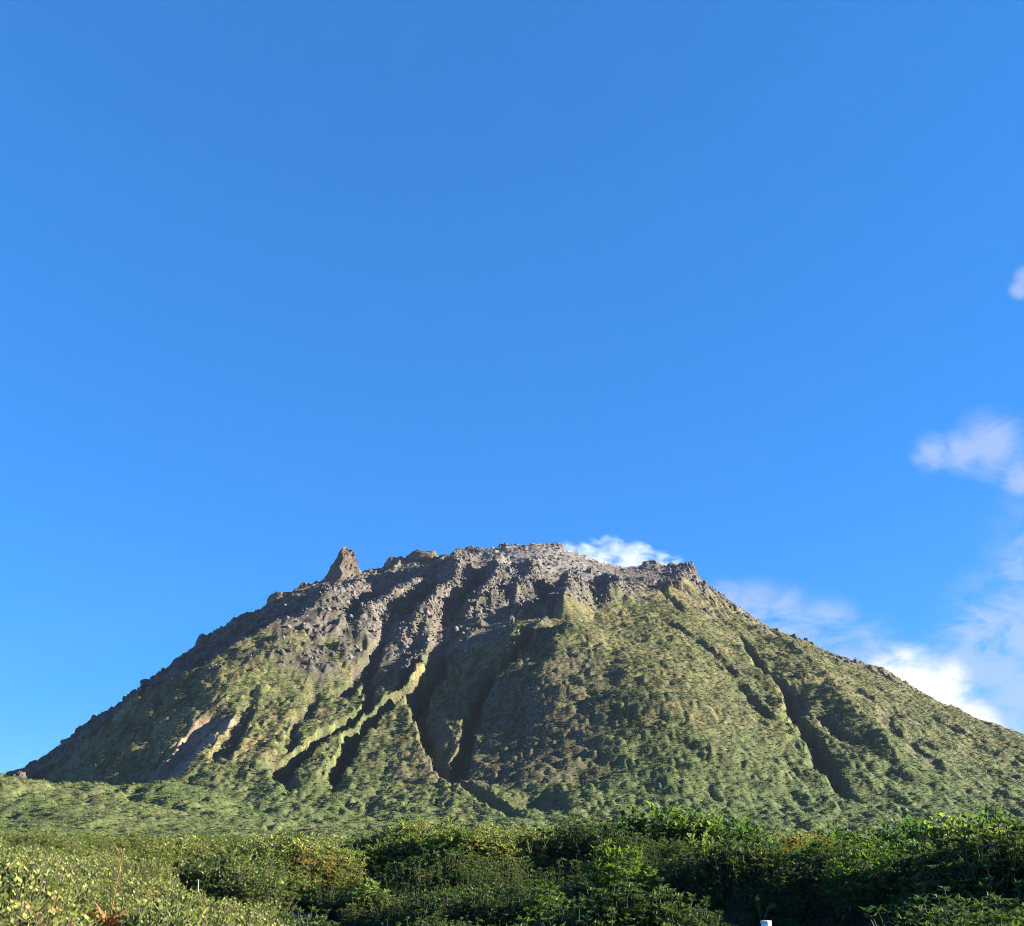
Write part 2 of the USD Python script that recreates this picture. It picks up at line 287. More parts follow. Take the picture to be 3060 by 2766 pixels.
GROUND_NODES = lambda rough, bump, sc: ({'c': ('attribute', dict(attribute='albedo')), 'p0': ('geometry', {}),
    'n': ('noise_texture', dict(scale=sc, detail=3, roughness=0.6)), 'r': ('map_range', dict(from_min=0.25, from_max=0.75, to_min=0.55, to_max=1.45)),
    'v': ('vector_math', dict(math_type='scale')), 'b': ('bump', dict(strength=bump, distance=0.6)),
    'p': ('principled_bsdf', dict(roughness=rough, specular_ior_level=0.15))},
    [('p0.position', 'n.vector'), ('n.fac', 'r.value'), ('c.color', 'v.vector1'), ('r.result', 'v.scale'), ('v.vector', 'p.base_color'), ('n.fac', 'b.height'), ('b.normal', 'p.normal')])
def ground_material(name, rough=0.9, bump=0.7, sc=0.8):
    n, l = GROUND_NODES(rough, bump, sc); return usdkit.material(stage, '/World/Looks/' + name, n, l, surface='p.BSDF')
m_mount = ground_material('mountain')
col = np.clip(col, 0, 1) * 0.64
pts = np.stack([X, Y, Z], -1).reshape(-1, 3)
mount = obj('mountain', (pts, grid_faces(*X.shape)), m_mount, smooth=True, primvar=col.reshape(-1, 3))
tag(mount, 'broad green volcano with gullied flanks and bare grey rocky summit', kind='structure')

# ------------------------------------------------------------------ crags that stand out of the summit and the skyline
def column(u, v=1700): return int(np.clip(np.searchsorted(aa, ae(u, v)[0]), 0, len(aa) - 1))
def surface_z(x, y):
    k = int(np.clip(np.searchsorted(aa, x / y), 1, len(aa) - 1)); j = int(np.clip(np.searchsorted(YY, y), 1, len(YY) - 1)); return float(Z[j, k])
def rock_material(name, dark, light, tint):
    return usdkit.material(stage, '/World/Looks/' + name, {'g': ('geometry', {}), 'n': ('noise_texture', dict(scale=0.22, detail=7, roughness=0.65)), 'n2': ('noise_texture', dict(scale=0.9, detail=4, roughness=0.6)),
        'r': ('rgb_ramp', dict(ramp=[(0.3, dark), (0.55, light), (0.75, tint)])), 'b': ('bump', dict(strength=0.9, distance=0.9)), 'p': ('principled_bsdf', dict(roughness=0.95, specular_ior_level=0.1))},
        [('g.position', 'n.vector'), ('g.position', 'n2.vector'), ('n.fac', 'r.fac'), ('r.color', 'p.base_color'), ('n2.fac', 'b.height'), ('b.normal', 'p.normal')], surface='p.BSDF')
m_rock = rock_material('grey_rock', (0.045, 0.04, 0.034), (0.085, 0.074, 0.064), (0.11, 0.098, 0.082))
m_brown = rock_material('brown_rock', (0.03, 0.025, 0.021), (0.068, 0.055, 0.045), (0.095, 0.078, 0.065))
import meshkit
def crag_mesh(w, d, h, seed, rough=0.3):
    m = trimesh.creation.icosphere(4); v = np.array(m.vertices); v = np.sign(v) * np.abs(v) ** 0.82
    n = 1 + rough * (2 * (1 - np.abs(2 * meshkit.noise(v * 1.7 + 5, seed) - 1)) - 1) + rough * 0.6 * (1 - np.abs(2 * meshkit.noise(v * 4.1 + 9, seed + 3) - 1)) + rough * 0.35 * (meshkit.noise(v * 9 + 2, seed + 5) - 0.5)
    v = v * n[:, None]; v[:, 2] += 0.35 * (meshkit.noise(v * [2.4, 2.4, 0.3] + 20, seed + 8) - 0.5) * (v[:, 2] > 0)
    v = v / np.abs(v).max(0) * [w / 2, d / 2, h]; v[:, 2] = np.where(v[:, 2] < 0, v[:, 2] * 0.5, v[:, 2]); return v, np.array(m.faces)
# the leaning spire: left, arete and right edge of its outline from base to tip, in pixels of the photograph
ys = float(Yridge[column(1030)]) - 16
tt = np.linspace(0, 1, 46)
wig = np.array([6, -5, 3, -6, 4, 2, -3, 0.0])
prof_v = np.array([1790, 1752, 1735, 1708, 1680, 1652, 1641, 1632.0]); pl_ = np.array([926, 950, 962, 981, 1001, 1017, 1023, 1029.0]); pr_ = np.array([1122, 1106, 1093, 1078, 1064, 1056, 1042, 1033.0]); pf_ = np.array([1034, 1032, 1031, 1029, 1027, 1024, 1026, 1030.0]) + wig
vv = np.interp(tt, np.linspace(0, 1, 8), prof_v); rows = []
for i, t in enumerate(tt):
    u = lambda arr: at(np.interp(t, np.linspace(0, 1, 8), arr), vv[i], ys)
    l, f, r_ = u(pl_), u(pf_), u(pr_); w = (r_[0] - l[0]); z = f[2]
    corners = np.array([[l[0], ys + 0.06 * w], [f[0], ys - 0.5 * w], [r_[0], ys + 0.10 * w], [(l[0] + r_[0]) / 2 + 0.05 * w, ys + 0.75 * w]])
    ring = [c + (n_ - c) * k / 14 for c, n_ in zip(corners, np.roll(corners, -1, 0)) for k in range(14)]
    rows.append(np.c_[ring, np.full(56, z)])
V = np.array(rows).reshape(-1, 3); cx = np.array([V[:, 0].mean(), ys + 6])
nn = meshkit.fbm(V * [0.22, 0.22, 0.12], 4, 31) - 0.5 + 0.6 * (meshkit.noise(V * 0.6, 33) - 0.5)
fade = np.repeat(np.clip((1 - tt) * 3 + 0.25, 0, 1), 56)
out = V[:, :2] - cx; V[:, :2] += out / np.maximum(np.linalg.norm(out, axis=1, keepdims=True), 1e-6) * (nn * 4.6 * fade + 1.3 * fade * (1 - 2 * np.abs(2 * meshkit.noise(V * [0.35, 0.35, 0.16] + 3, 37) - 1)))[:, None]
V[:, 2] += 1.1 * (meshkit.noise(V * 0.3 + 7, 35) - 0.5) * fade
F = [[i * 56 + j, i * 56 + (j + 1) % 56, (i + 1) * 56 + (j + 1) % 56] for i in range(45) for j in range(56)] + [[i * 56 + j, (i + 1) * 56 + (j + 1) % 56, (i + 1) * 56 + j] for i in range(45) for j in range(56)]
V = np.vstack([V, [V[-56:].mean(0) + [0, 0, 0.4]]]); F += [[45 * 56 + j, 45 * 56 + (j + 1) % 56, len(V) - 1] for j in range(56)]
tag(obj('rock_spire', (V, np.array(F)), m_brown, smooth=35), 'tall pointed rock spire on the skyline left of the summit', 'rock')
for u, v, wp, hp, sk, mat, label in [
    (672, 1908, 54, 22, 1, m_rock, 'low dark rock knob on a step of the left skyline'), (612, 1928, 46, 30, 1, m_rock, 'dark blunt crag at the lower step of the left skyline'),
    (845, 1806, 90, 34, 1, m_rock, 'jagged dark outcrop on the skyline just below the spire'), (912, 1762, 40, 22, 1, m_rock, 'small rough block at the left foot of the spire'),
    (1272, 1690, 125, 42, 1, m_brown, 'broad reddish brown crag on the crest between spire and summit'), (1185, 1698, 70, 34, 1, m_rock, 'grey jagged crag right of the spire'),
    (1410, 1668, 60, 34, 1, m_rock, 'narrow grey crag on the crest left of the summit'), (1505, 1652, 40, 30, 1, m_rock, 'small upright rock tower at the left edge of the ash summit'),
    (1945, 1712, 76, 34, 1, m_rock, 'dark rounded knob on the crater rim below the steam'), (2058, 1722, 52, 42, 1, m_brown, 'square topped crag ending the crater rim on the right'),
    (2010, 1775, 80, 42, 0, m_brown, 'ochre broken cliff below the right end of the rim'), (1722, 1835, 62, 70, 0, m_rock, 'dark crag standing out of the slope under the ash field'),
    (1660, 1640, 50, 18, 1, m_rock, 'low rough rocks on the very top of the summit'), (851, 1850, 32, 26, 0, m_brown, 'pale sunlit boulder on the dark left flank'),
    (1529, 1888, 30, 44, 0, m_brown, 'upright brown pinnacle above the head of the gullies'), (1790, 1760, 44, 40, 0, m_rock, 'grey crag at the right edge of the ash field'),
    (250, 2186, 36, 16, 1, m_rock, 'dark block low on the left skyline'), (56, 2314, 44, 20, 2, m_brown, 'grey brown boulder on top of the green left hill')]:
    k = column(u, v)
    if sk == 1: p = np.array([ae(u, v)[0] * Yridge[k], Yridge[k] - 3.0])
    elif sk == 2: p = np.array([ae(u, v)[0] * 300, 300.0])
    else: p = on_mountain(u, v)
    w, h = wp / 3060 * p[1] / cp, hp / 3060 * p[1] / cp
    x = UsdGeom.Xform.Define(stage, '/World/' + numbered('rock_outcrop')); x.AddTranslateOp().Set(Gf.Vec3d(float(p[0]), float(p[1]), min(surface_z(*p), float(at(u, v, p[1])[2])) - 0.15 * h))
    vm, fm = crag_mesh(w, w * 0.8, h * 1.25, 400 + int(u)); vm = vm
    mesh_prim = obj('boulder', (vm, fm), mat, x.GetPrim(), smooth=30); tag(x.GetPrim(), label, 'rock')

# ------------------------------------------------------------------ wide ground beyond the terrain that is modelled in detail
m_turf = usdkit.material(stage, '/World/Looks/turf', {'p': ('principled_bsdf', dict(base_color=(0.05, 0.07, 0.025), roughness=0.95))}, surface='p.BSDF')
q = np.linspace(-3000, 3000, 25); QX, QY = np.meshgrid(q, q)
QZ = -7.0 - 0.03 * np.clip(np.hypot(QX, QY) - 200, 0, 6000)
tag(obj('ground', (np.stack([QX, QY, QZ], -1).reshape(-1, 3), grid_faces(25, 25)), m_turf), 'green lower slopes around the volcano', kind='structure')

# ------------------------------------------------------------------ near terrain
def crest(points, veg):
    P = np.array([at(u, v, y) for u, v, y in points]); a, _ = ae([p[0] for p in points], [p[1] for p in points])
    return a, P[:, 1], P[:, 2] - veg
HUM = crest([(-1200, 2520, 18), (-400, 2530, 17), (0, 2545, 16), (300, 2565, 15), (480, 2605, 14), (620, 2662, 12.5), (760, 2710, 11), (830, 2730, 10), (885, 2768, 9.0), (930, 2810, 8.5)], 0.30)
BANK = crest([(600, 2560, 44), (1000, 2530, 38), (1300, 2515, 32), (1500, 2500, 28), (1650, 2482, 24), (1800, 2440, 22), (2000, 2420, 21), (2270, 2430, 20), (2450, 2440, 19), (2600, 2440, 18),
              (2800, 2440, 17), (2950, 2415, 16.5), (3060, 2410, 16), (3400, 2350, 15), (4400, 2150, 13)], 0.95)
PATH = np.array([(0.2, -6), (-0.2, 4), (-0.75, 8.5), (-1.85, 12), (-2.72, 14.4), (-3.75, 17), (-5.3, 20.5), (-8.5, 26)], float)
def path_dist(x, y):
    d = np.full(np.shape(x), 1e9)
    for p, q in zip(PATH[:-1], PATH[1:]):
        t = np.clip(((x - p[0]) * (q[0] - p[0]) + (y - p[1]) * (q[1] - p[1])) / ((q - p) @ (q - p)), 0, 1)
        d = np.minimum(d, np.hypot(x - p[0] - t * (q[0] - p[0]), y - p[1] - t * (q[1] - p[1])))
    return d
def near_base(y): return np.interp(y, [-14, 0, 8, 14, 22, 30, 45, 66], [-0.8, 0, 0.72, 1.28, 2.0, 2.6, 3.45, 4.35])
def near_z(x, y):
    ys = np.maximum(y, 0.5); a = x / ys
    zb = near_base(y)
    yc, zc = np.interp(a, HUM[0], HUM[1]), np.interp(a, HUM[0], HUM[2])
    side = np.clip(a - HUM[0][-3], 0, 9) * ys
    hum = np.where(y < yc, zc - (yc - y) * 0.085, zc - (y - yc) * np.interp(a, [-0.36, -0.25], [0.10, 0.7])) - side * 0.9
    hum = np.where(y < 4, np.minimum(hum, zb + (hum - zb) * np.clip(y / 4, 0, 1)), hum)
    yb, zt = np.interp(a, BANK[0], BANK[1]), np.interp(a, BANK[0], BANK[2])
    yf = np.interp(a, [-0.35, -0.17, 0.0, 0.3, 0.6], [26, 15.5, 11.5, 10.0, 7.5])
    t = np.clip((y - yf) / np.maximum(yb - yf, 0.5), 0, 1)
    bank = np.where(y < yb, zb + (zt - zb) * (0.55 * t + 0.45 * t * t * (3 - 2 * t)), np.maximum(zb, zt - (y - yb) * 0.22))
    bank = np.where(a > -0.36, bank, zb)
    z = smax(hum, bank, 0.25)
    z = z + SHADE_MOUND[2] * np.exp(-((x - SHADE_MOUND[0]) / SHADE_MOUND[3]) ** 2 - ((y - SHADE_MOUND[1]) / SHADE_MOUND[4]) ** 2)
    z = z + 0.6 * (fbm(x / 2.6, y / 2.6, 201) - 0.5) + 0.16 * (vnoise(x / 0.9, y / 0.9, 203) - 0.5)
    pd = path_dist(x, y)
    return z + (zb - z) * (1 - sstep(pd, 0.42, 0.95)) * (1 - sstep(y, 15.5, 18))
SHADE_MOUND = (7.6, 10.0, 0.9, 2.2, 2.6)  # rise added out of view at right, shaped to shade the bank
gx, gy = np.arange(-34, 44, 0.36), np.concatenate([np.arange(-14, 30, 0.3), np.arange(30, 68, 0.5)])
GX, GY = np.meshgrid(gx, gy); GZ = near_z(GX, GY)
gcol = mixc((0.030, 0.032, 0.014), (0.055, 0.050, 0.022), fbm(GX / 1.3, GY / 1.3, 210))
m_near = ground_material('undergrowth_soil', 0.95, 0.8, 6.0)
tag(obj('near_ground', (np.stack([GX, GY, GZ], -1).reshape(-1, 3), grid_faces(*GX.shape)), m_near, primvar=gcol.reshape(-1, 3)), 'dark soil under the scrub between the car park and the volcano', kind='structure')
# the path that climbs between the two banks
pl = [PATH[0]]
for p, q in zip(PATH[:-1], PATH[1:]): pl += [p + (q - p) * t for t in np.linspace(0, 1, 9)[1:]]
pl = np.array([p for p in pl if p[1] < 16.4]); tg = np.gradient(pl, axis=0); tg /= np.linalg.norm(tg, axis=1, keepdims=True); nr = np.stack([-tg[:, 1], tg[:, 0]], 1)
PV = np.concatenate([np.c_[pl + nr * w, near_z(*(pl + nr * w).T) + 0.03 + 0.02 * (1 - abs(w))] for w in (-0.45, -0.15, 0.15, 0.45)])
m_path = usdkit.material(stage, '/World/Looks/worn_asphalt', {'g': ('geometry', {}), 'n': ('noise_texture', dict(scale=9.0, detail=5)), 'r': ('rgb_ramp', dict(ramp=[(0.3, (0.022, 0.022, 0.024)), (0.7, (0.045, 0.044, 0.044))])),
    'b': ('bump', dict(strength=0.5, distance=0.02)), 'p': ('principled_bsdf', dict(roughness=0.85))}, [('g.position', 'n.vector'), ('n.fac', 'r.fac'), ('r.color', 'p.base_color'), ('n.fac', 'b.height'), ('b.normal', 'p.normal')], surface='p.BSDF')
tag(obj('path', (PV, grid_faces(4, len(pl))), m_path), 'narrow dark path climbing between two overgrown banks', kind='structure')

# ------------------------------------------------------------------ plants
class MB:
    def __init__(s): s.v, s.f, s.n = [], [], 0
    def add(s, v, f): s.v.append(np.asarray(v, float)); s.f.append(np.asarray(f, int) + s.n); s.n += len(v)
    def mesh(s): return np.vstack(s.v), np.vstack(s.f)
def frame(d, up=(0, 0, 1)):
    d = np.asarray(d, float); d = d / np.linalg.norm(d); r = np.cross(d, up)
    r = np.array([1.0, 0, 0]) if np.linalg.norm(r) < 1e-4 else r / np.linalg.norm(r)
    return d, r, np.cross(r, d)
def leaf(mb, p, d, L, W, up=(0, 0, 1), droop=0.15, fold=0.18, broad=0.55):
    d, r, n = frame(d, up); p = np.asarray(p, float)
    m = p + d * L * broad; t = p + d * L - n * L * droop; k = p + d * L * 0.22
    v = [p, k + r * W * 0.30 + n * W * fold * .5, k - r * W * 0.30 + n * W * fold * .5, m + r * W * 0.5 + n * W * fold, m - r * W * 0.5 + n * W * fold, m - n * L * droop * 0.3, t + r * W * 0.12, t - r * W * 0.12]
    mb.add(v, [[0, 1, 5], [0, 5, 2], [1, 3, 5], [2, 5, 4], [3, 6, 5], [4, 5, 7], [6, 7, 5]])
def stem(mb, pts, r0, r1, k=4):
    pts = np.asarray(pts, float); n = len(pts); ring = np.linspace(0, 2 * np.pi, k, endpoint=False); V = []
    for i, p in enumerate(pts):
        d = pts[min(i + 1, n - 1)] - pts[max(i - 1, 0)]; d, a, b = frame(d); r = r0 + (r1 - r0) * i / (n - 1)
        V.append(p + r * (np.cos(ring)[:, None] * a + np.sin(ring)[:, None] * b))
    F = [[i * k + j, i * k + (j + 1) % k, (i + 1) * k + j] for i in range(n - 1) for j in range(k)] + [[i * k + (j + 1) % k, (i + 1) * k + (j + 1) % k, (i + 1) * k + j] for i in range(n - 1) for j in range(k)]
    mb.add(np.vstack(V), F)
def dirv(az, el): return np.array([math.cos(az) * math.cos(el), math.sin(az) * math.cos(el), math.sin(el)])
def rosette_shrub(R, n=18, h=0.7, spread=0.55, L=0.075, nl=9, W=0.036):
    st, lv = MB(), MB()
    for i in range(n):
        az, q = R.uniform(0, 6.283), math.sqrt(R.uniform(0.02, 1)); hh = h * (1 - 0.45 * q * q) * R.uniform(0.75, 1.1)
        tip = np.array([math.cos(az) * spread * q, math.sin(az) * spread * q, hh]); base_ = tip * np.array([0.12, 0.12, 0]); mid = base_ * 0.4 + tip * 0.6 + np.array([0, 0, -0.08 * q]) + R.normal(0, 0.02, 3)
        stem(st, [base_, mid, tip], 0.008, 0.0035)
        for lvl in (0, 1, 2):
            c = tip - (tip - mid) * 0.42 * lvl
            for j in range(nl - 2 * lvl):
                el = R.uniform(0.15, 1.05) - 0.35 * lvl
                leaf(lv, c, dirv(j * 2.4 + az, el), L * R.uniform(0.75, 1.2), W * R.uniform(0.8, 1.2), droop=0.12)
    return st.mesh(), lv.mesh()
def broad_shrub(R, n=16, h=0.9, spread=0.6, L=0.15, W=0.105, nl=8):
    st, lv = MB(), MB()
    for i in range(n):
        az, q = R.uniform(0, 6.283), math.sqrt(R.uniform(0.02, 1)); hh = h * (1 - 0.35 * q * q) * R.uniform(0.7, 1.1)
        tip = np.array([math.cos(az) * spread * q, math.sin(az) * spread * q, hh]); base_ = tip * np.array([0.15, 0.15, 0]); mid = base_ * 0.45 + tip * 0.55 + R.normal(0, 0.03, 3)
        stem(st, [base_, mid, tip], 0.016, 0.007)
        for j in range(nl):
            c = mid + (tip - mid) * (j + 1) / nl
            leaf(lv, c, dirv(j * 2.4 + az + R.normal(0, .3), R.uniform(-0.1, 1.2)), L * R.uniform(0.7, 1.15), W * R.uniform(0.8, 1.15), droop=0.1, fold=0.08, broad=0.62)
    return st.mesh(), lv.mesh()
def fern_clump(R, n=13, L=0.55, pin=13, up=0.95):
    st, lv = MB(), MB()
    for i in range(n):
        az = R.uniform(0, 6.283); l = L * R.uniform(0.6, 1.15); el = up * R.uniform(0.6, 1.25)
        ts = np.linspace(0, 1, 6); hx = l * ts * math.cos(el) * (1 + 0.35 * ts); hz = l * (ts * math.sin(el) - 0.75 * ts**2.2)
        P = np.stack([np.cos(az) * hx, np.sin(az) * hx, hz], 1); stem(st, P[::2], 0.006, 0.002, 3)
        side = np.array([-math.sin(az), math.cos(az), 0])
        for j in range(pin):
            t = 0.2 + 0.8 * (j + 0.5) / pin; c = np.array([np.interp(t, ts, P[:, k]) for k in range(3)]); w = 0.24 * l * math.sin(math.pi * min(1, 0.25 + t * 0.75)) * R.uniform(0.7, 1.1)
            for sg in (-1, 1):
                d = side * sg + 0.45 * np.array([math.cos(az), math.sin(az), -0.5]); d /= np.linalg.norm(d)
                o = np.array([math.cos(az), math.sin(az), -0.3]) * w * 0.17
                lv.add([c, c + d * w * 0.55 + o, c + d * w * 0.5 - o, c + d * w - np.array([0, 0, w * 0.25])], [[0, 1, 2], [1, 3, 2]])
    return st.mesh(), lv.mesh()
def heath_tuft(R, n=16, h=0.36, spread=0.16):
    st, lv = MB(), MB()
    for i in range(n):
        az, q = R.uniform(0, 6.283), math.sqrt(R.uniform(0, 1)); b = np.array([math.cos(az), math.sin(az), 0]) * spread * 0.5 * q; hh = h * R.uniform(0.55, 1.15)
        tip = b * 2.0 + np.array([R.normal(0, .03), R.normal(0, .03), hh]); stem(st, [b, b * 1.3 + (tip - b) * 0.5, tip], 0.006, 0.003, 3)
        for j in range(15):
            t = 0.25 + 0.75 * j / 14; c = b + (tip - b) * t
            leaf4 = dirv(j * 2.4 + i, 0.75); l = 0.034 * R.uniform(0.7, 1.2); s2 = np.cross(leaf4, [0, 0, 1]); s2 /= np.linalg.norm(s2)
            lv.add([c, c + leaf4 * l * 0.5 + s2 * l * 0.32, c + leaf4 * l * 0.5 - s2 * l * 0.32, c + leaf4 * l], [[0, 1, 2], [1, 3, 2]])
    return st.mesh(), lv.mesh()
def sedge_tuft(R, n=26, h=0.42):
    lv = MB()
    for i in range(n):
        az, el = R.uniform(0, 6.283), R.uniform(0.7, 1.45); l = h * R.uniform(0.5, 1.15); w = 0.007 * R.uniform(0.7, 1.5)
        d = dirv(az, el); s2 = np.array([-math.sin(az), math.cos(az), 0]); b = R.normal(0, 0.03, 3) * [1, 1, 0]
        m1, m2, t = b + d * l * 0.45, b + d * l * 0.8 + np.array([math.cos(az), math.sin(az), 0]) * l * 0.06, b + d * l * 0.95 + np.array([math.cos(az), math.sin(az), -0.6]) * l * 0.22
        lv.add([b + s2 * w, b - s2 * w, m1 + s2 * w, m1 - s2 * w, m2 + s2 * w * 0.7, m2 - s2 * w * 0.7, t], [[0, 2, 1], [1, 2, 3], [2, 4, 3], [3, 4, 5], [4, 6, 5]])
    return None, lv.mesh()

def leaf_material(name, ramp, rough=0.45, trans=0.3, spec=0.5, coat=0.0):
    n = {'g': ('geometry', {}), 'o': ('object_info', {}), 'ad': ('math', dict(math_type='add')), 'fr': ('math', dict(math_type='fraction')),
         'r': ('rgb_ramp', dict(ramp=[(p_, tuple(0.72 * c_ for c_ in k_)) for p_, k_ in ramp])), 'p': ('principled_bsdf', dict(roughness=rough, specular_ior_level=spec, coat_weight=coat, coat_roughness=0.16)),
         'tm': ('mix', dict(mix_type='multiply', fac=1.0, color2=(1.5, 1.7, 0.7))), 't': ('translucent_bsdf', {}), 'x': ('mix_closure', dict(fac=trans))}
    l = [('g.random_per_island', 'ad.value1'), ('o.random', 'ad.value2'), ('ad.value', 'fr.value1'), ('fr.value', 'r.fac'), ('r.color', 'p.base_color'), ('r.color', 'tm.color1'), ('tm.color', 't.color'), ('p.BSDF', 'x.closure1'), ('t.BSDF', 'x.closure2')]
    return usdkit.material(stage, '/World/Looks/' + name, n, l, surface='x.closure')
M = dict(
    redheath=leaf_material('red_heath_leaf', [(0, (0.10, 0.10, 0.035)), (0.5, (0.20, 0.14, 0.055)), (1, (0.27, 0.13, 0.06))], 0.6, 0.3, 0.3),
    bush=leaf_material('lit_tone_bush_leaf', [(0, (0.09, 0.15, 0.035)), (0.6, (0.16, 0.24, 0.06)), (0.93, (0.26, 0.31, 0.09)), (1, (0.28, 0.20, 0.08))], 0.4, 0.35),  # leaf colour lightened so single bushes read as sunlit against the bank
    shade=leaf_material('shade_tone_leaf', [(0, (0.045, 0.085, 0.022)), (0.7, (0.085, 0.14, 0.036)), (1, (0.16, 0.18, 0.055))], 0.45, 0.2, 0.4),  # rosette leaf darkened in colour to deepen the bank's shade
    rosette=leaf_material('rosette_leaf', [(0, (0.06, 0.11, 0.024)), (0.6, (0.11, 0.18, 0.042)), (0.93, (0.19, 0.24, 0.06)), (1, (0.22, 0.16, 0.05))], 0.4, 0.35),
    broad=leaf_material('broad_leaf', [(0, (0.055, 0.11, 0.024)), (0.6, (0.10, 0.155, 0.045)), (0.92, (0.21, 0.25, 0.08)), (1, (0.30, 0.20, 0.04))], 0.3, 0.34, 0.4, coat=0.3),
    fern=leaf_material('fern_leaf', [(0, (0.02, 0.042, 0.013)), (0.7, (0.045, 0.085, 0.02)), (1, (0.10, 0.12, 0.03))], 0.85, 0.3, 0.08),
    heath=leaf_material('heath_leaf', [(0, (0.10, 0.13, 0.036)), (0.5, (0.18, 0.225, 0.062)), (0.85, (0.28, 0.30, 0.09)), (0.95, (0.28, 0.26, 0.085)), (1, (0.30, 0.19, 0.075))], 0.6, 0.3, 0.3),
    sedge=leaf_material('sedge_blade', [(0, (0.09, 0.12, 0.03)), (0.45, (0.17, 0.17, 0.06)), (0.8, (0.27, 0.21, 0.10)), (1, (0.24, 0.12, 0.05))], 0.6, 0.3, 0.3),
    scrub=leaf_material('scrub_leaf', [(0, (0.09, 0.13, 0.034)), (0.55, (0.18, 0.22, 0.06)), (0.9, (0.31, 0.33, 0.11)), (0.96, (0.26, 0.25, 0.09)), (1, (0.28, 0.17, 0.06))], 0.5, 0.3, 0.4),
    orange=leaf_material('orange_leaf', [(0, (0.16, 0.10, 0.02)), (0.5, (0.30, 0.17, 0.03)), (1, (0.38, 0.13, 0.03))], 0.5),
    silver=leaf_material('silver_frond', [(0, (0.14, 0.18, 0.12)), (1, (0.24, 0.29, 0.20))], 0.6, 0.2, 0.3))
M['stem'] = usdkit.material(stage, '/World/Looks/woody_stem', {'o': ('geometry', {}), 'r': ('rgb_ramp', dict(ramp=[(0, (0.04, 0.032, 0.02)), (1, (0.11, 0.08, 0.052))])), 'p': ('principled_bsdf', dict(roughness=0.85))}, [('o.random_per_island', 'r.fac'), ('r.color', 'p.base_color')], surface='p.BSDF')

def scatter(name, label, protos, pos, scale, R):
    """ground cover nobody could count: one point instancer of the given plants"""
    pi = UsdGeom.PointInstancer.Define(stage, '/World/' + name); tag(pi.GetPrim(), label, kind='stuff')
    UsdGeom.Scope.Define(stage, f'/World/{name}/plants'); targets = []
    for k, ((st, lv), mat) in enumerate(protos):
        r = UsdGeom.Xform.Define(stage, f'/World/{name}/plants/plant' + (f'_{k:03d}' if k else ''))
        obj('leaves' if name != 'rubble' else 'block', lv, mat, r.GetPrim(), smooth=False)
        if st: obj('stems', st, M['stem'], r.GetPrim(), smooth=True)
        targets.append(r.GetPath())
    pi.CreatePrototypesRel().SetTargets(targets); n = len(pos)
    pi.CreateProtoIndicesAttr(Vt.IntArray.FromNumpy(R.integers(0, len(protos), n).astype(np.int32)))
    pi.CreatePositionsAttr(Vt.Vec3fArray.FromNumpy(pos.astype(np.float32)))
    az, tl = R.uniform(0, 2 * np.pi, n), R.normal(0, 0.12, n); ta = R.uniform(0, 6.28, n)
    qz = np.stack([np.cos(az / 2), 0 * az, 0 * az, np.sin(az / 2)], 1); qt = np.stack([np.cos(tl / 2), np.sin(tl / 2) * np.cos(ta), np.sin(tl / 2) * np.sin(ta), 0 * tl], 1)
    w1, x1, y1, z1 = qt.T; w2, x2, y2, z2 = qz.T
    Q = np.stack([w1*w2-x1*x2-y1*y2-z1*z2, w1*x2+x1*w2+y1*z2-z1*y2, w1*y2-x1*z2+y1*w2+z1*x2, w1*z2+x1*y2-y1*x2+z1*w2], 1)
    pi.CreateOrientationsAttr(Vt.QuathArray([Gf.Quath(float(a), float(b), float(c), float(d)) for a, b, c, d in Q]))
    s = scale if np.ndim(scale) else R.uniform(0.7, 1.3, n) * scale * getattr(pos, 'lump', 1.0)
    pi.CreateScalesAttr(Vt.Vec3fArray.FromNumpy(np.repeat(np.asarray(s)[:, None], 3, 1).astype(np.float32)))
def sample(n, R, ylo, yhi, alo=-0.58, ahi=0.58, power=1.0):
    t = R.uniform(0, 1, n); y = ylo * (yhi / ylo) ** t if power == 1 else ylo + (yhi - ylo) * t
    a = R.uniform(alo, ahi, n); return a * y, y
R = np.random.default_rng(11)
x, y = sample(84000, R, 4.2, 64)
xs, ys_ = R.uniform(-20, 22, 26000), R.uniform(1.5, 34, 26000); side_ = (np.abs(xs / ys_) > 0.57) & (R.uniform(0, 1, 26000) < np.clip(9 / np.hypot(xs, ys_), 0.25, 1)) & (np.hypot(xs, ys_) > 2.6)
x, y = np.r_[x, xs[side_]], np.r_[y, ys_[side_]]; a = x / y
yc = np.interp(a, HUM[0], HUM[1]); yb = np.interp(a, BANK[0], BANK[1])
free = (path_dist(x, y) > 0.5) | (y > 16.0)
hum_zone = (a < HUM[0][-2] + 0.01) & (y < yc + 0.8)
top_zone = (a > 0.02) & (y > yb - 3.2 + 1.5 * (vnoise(x / 1.5, y / 1.5, 230) - .5)) & (y < yb + 2.5)
far_zone = ~hum_zone & ~top_zone & (((a < 0.03) & (y > np.interp(a, [-0.36, -0.2, 0.03], [14.5, 15.3, 18.5]) + 2.0 * (vnoise(x / 1.8, y / 1.8, 233) - 0.5))) | (y > yb))
face_zone = ~hum_zone & ~top_zone & ~far_zone & (a > -0.36)
P3 = np.stack([x, y, near_z(x, y) - 0.03], 1)
kn = vnoise(x / 1.6, y / 1.6, 240)
clear_ = ~((np.abs(x - 2.2) < 0.55) & (y < 9.7)) & ~((np.abs(x / y + 0.361) < 0.042) & (y < 7.7))
lump = np.clip(0.45 + 1.25 * (fbm(x / 1.7, y / 1.7, 244) - 0.3) / 0.4, 0.35, 1.75)
class Picked(np.ndarray): pass
def pick(m, keep):
    k = m & free & clear_ & (R.uniform(0, 1, len(x)) < keep); o = P3[k].view(Picked); o.lump = np.where(hum_zone[k], 0.65 + 0.3 * lump[k], lump[k]); return o
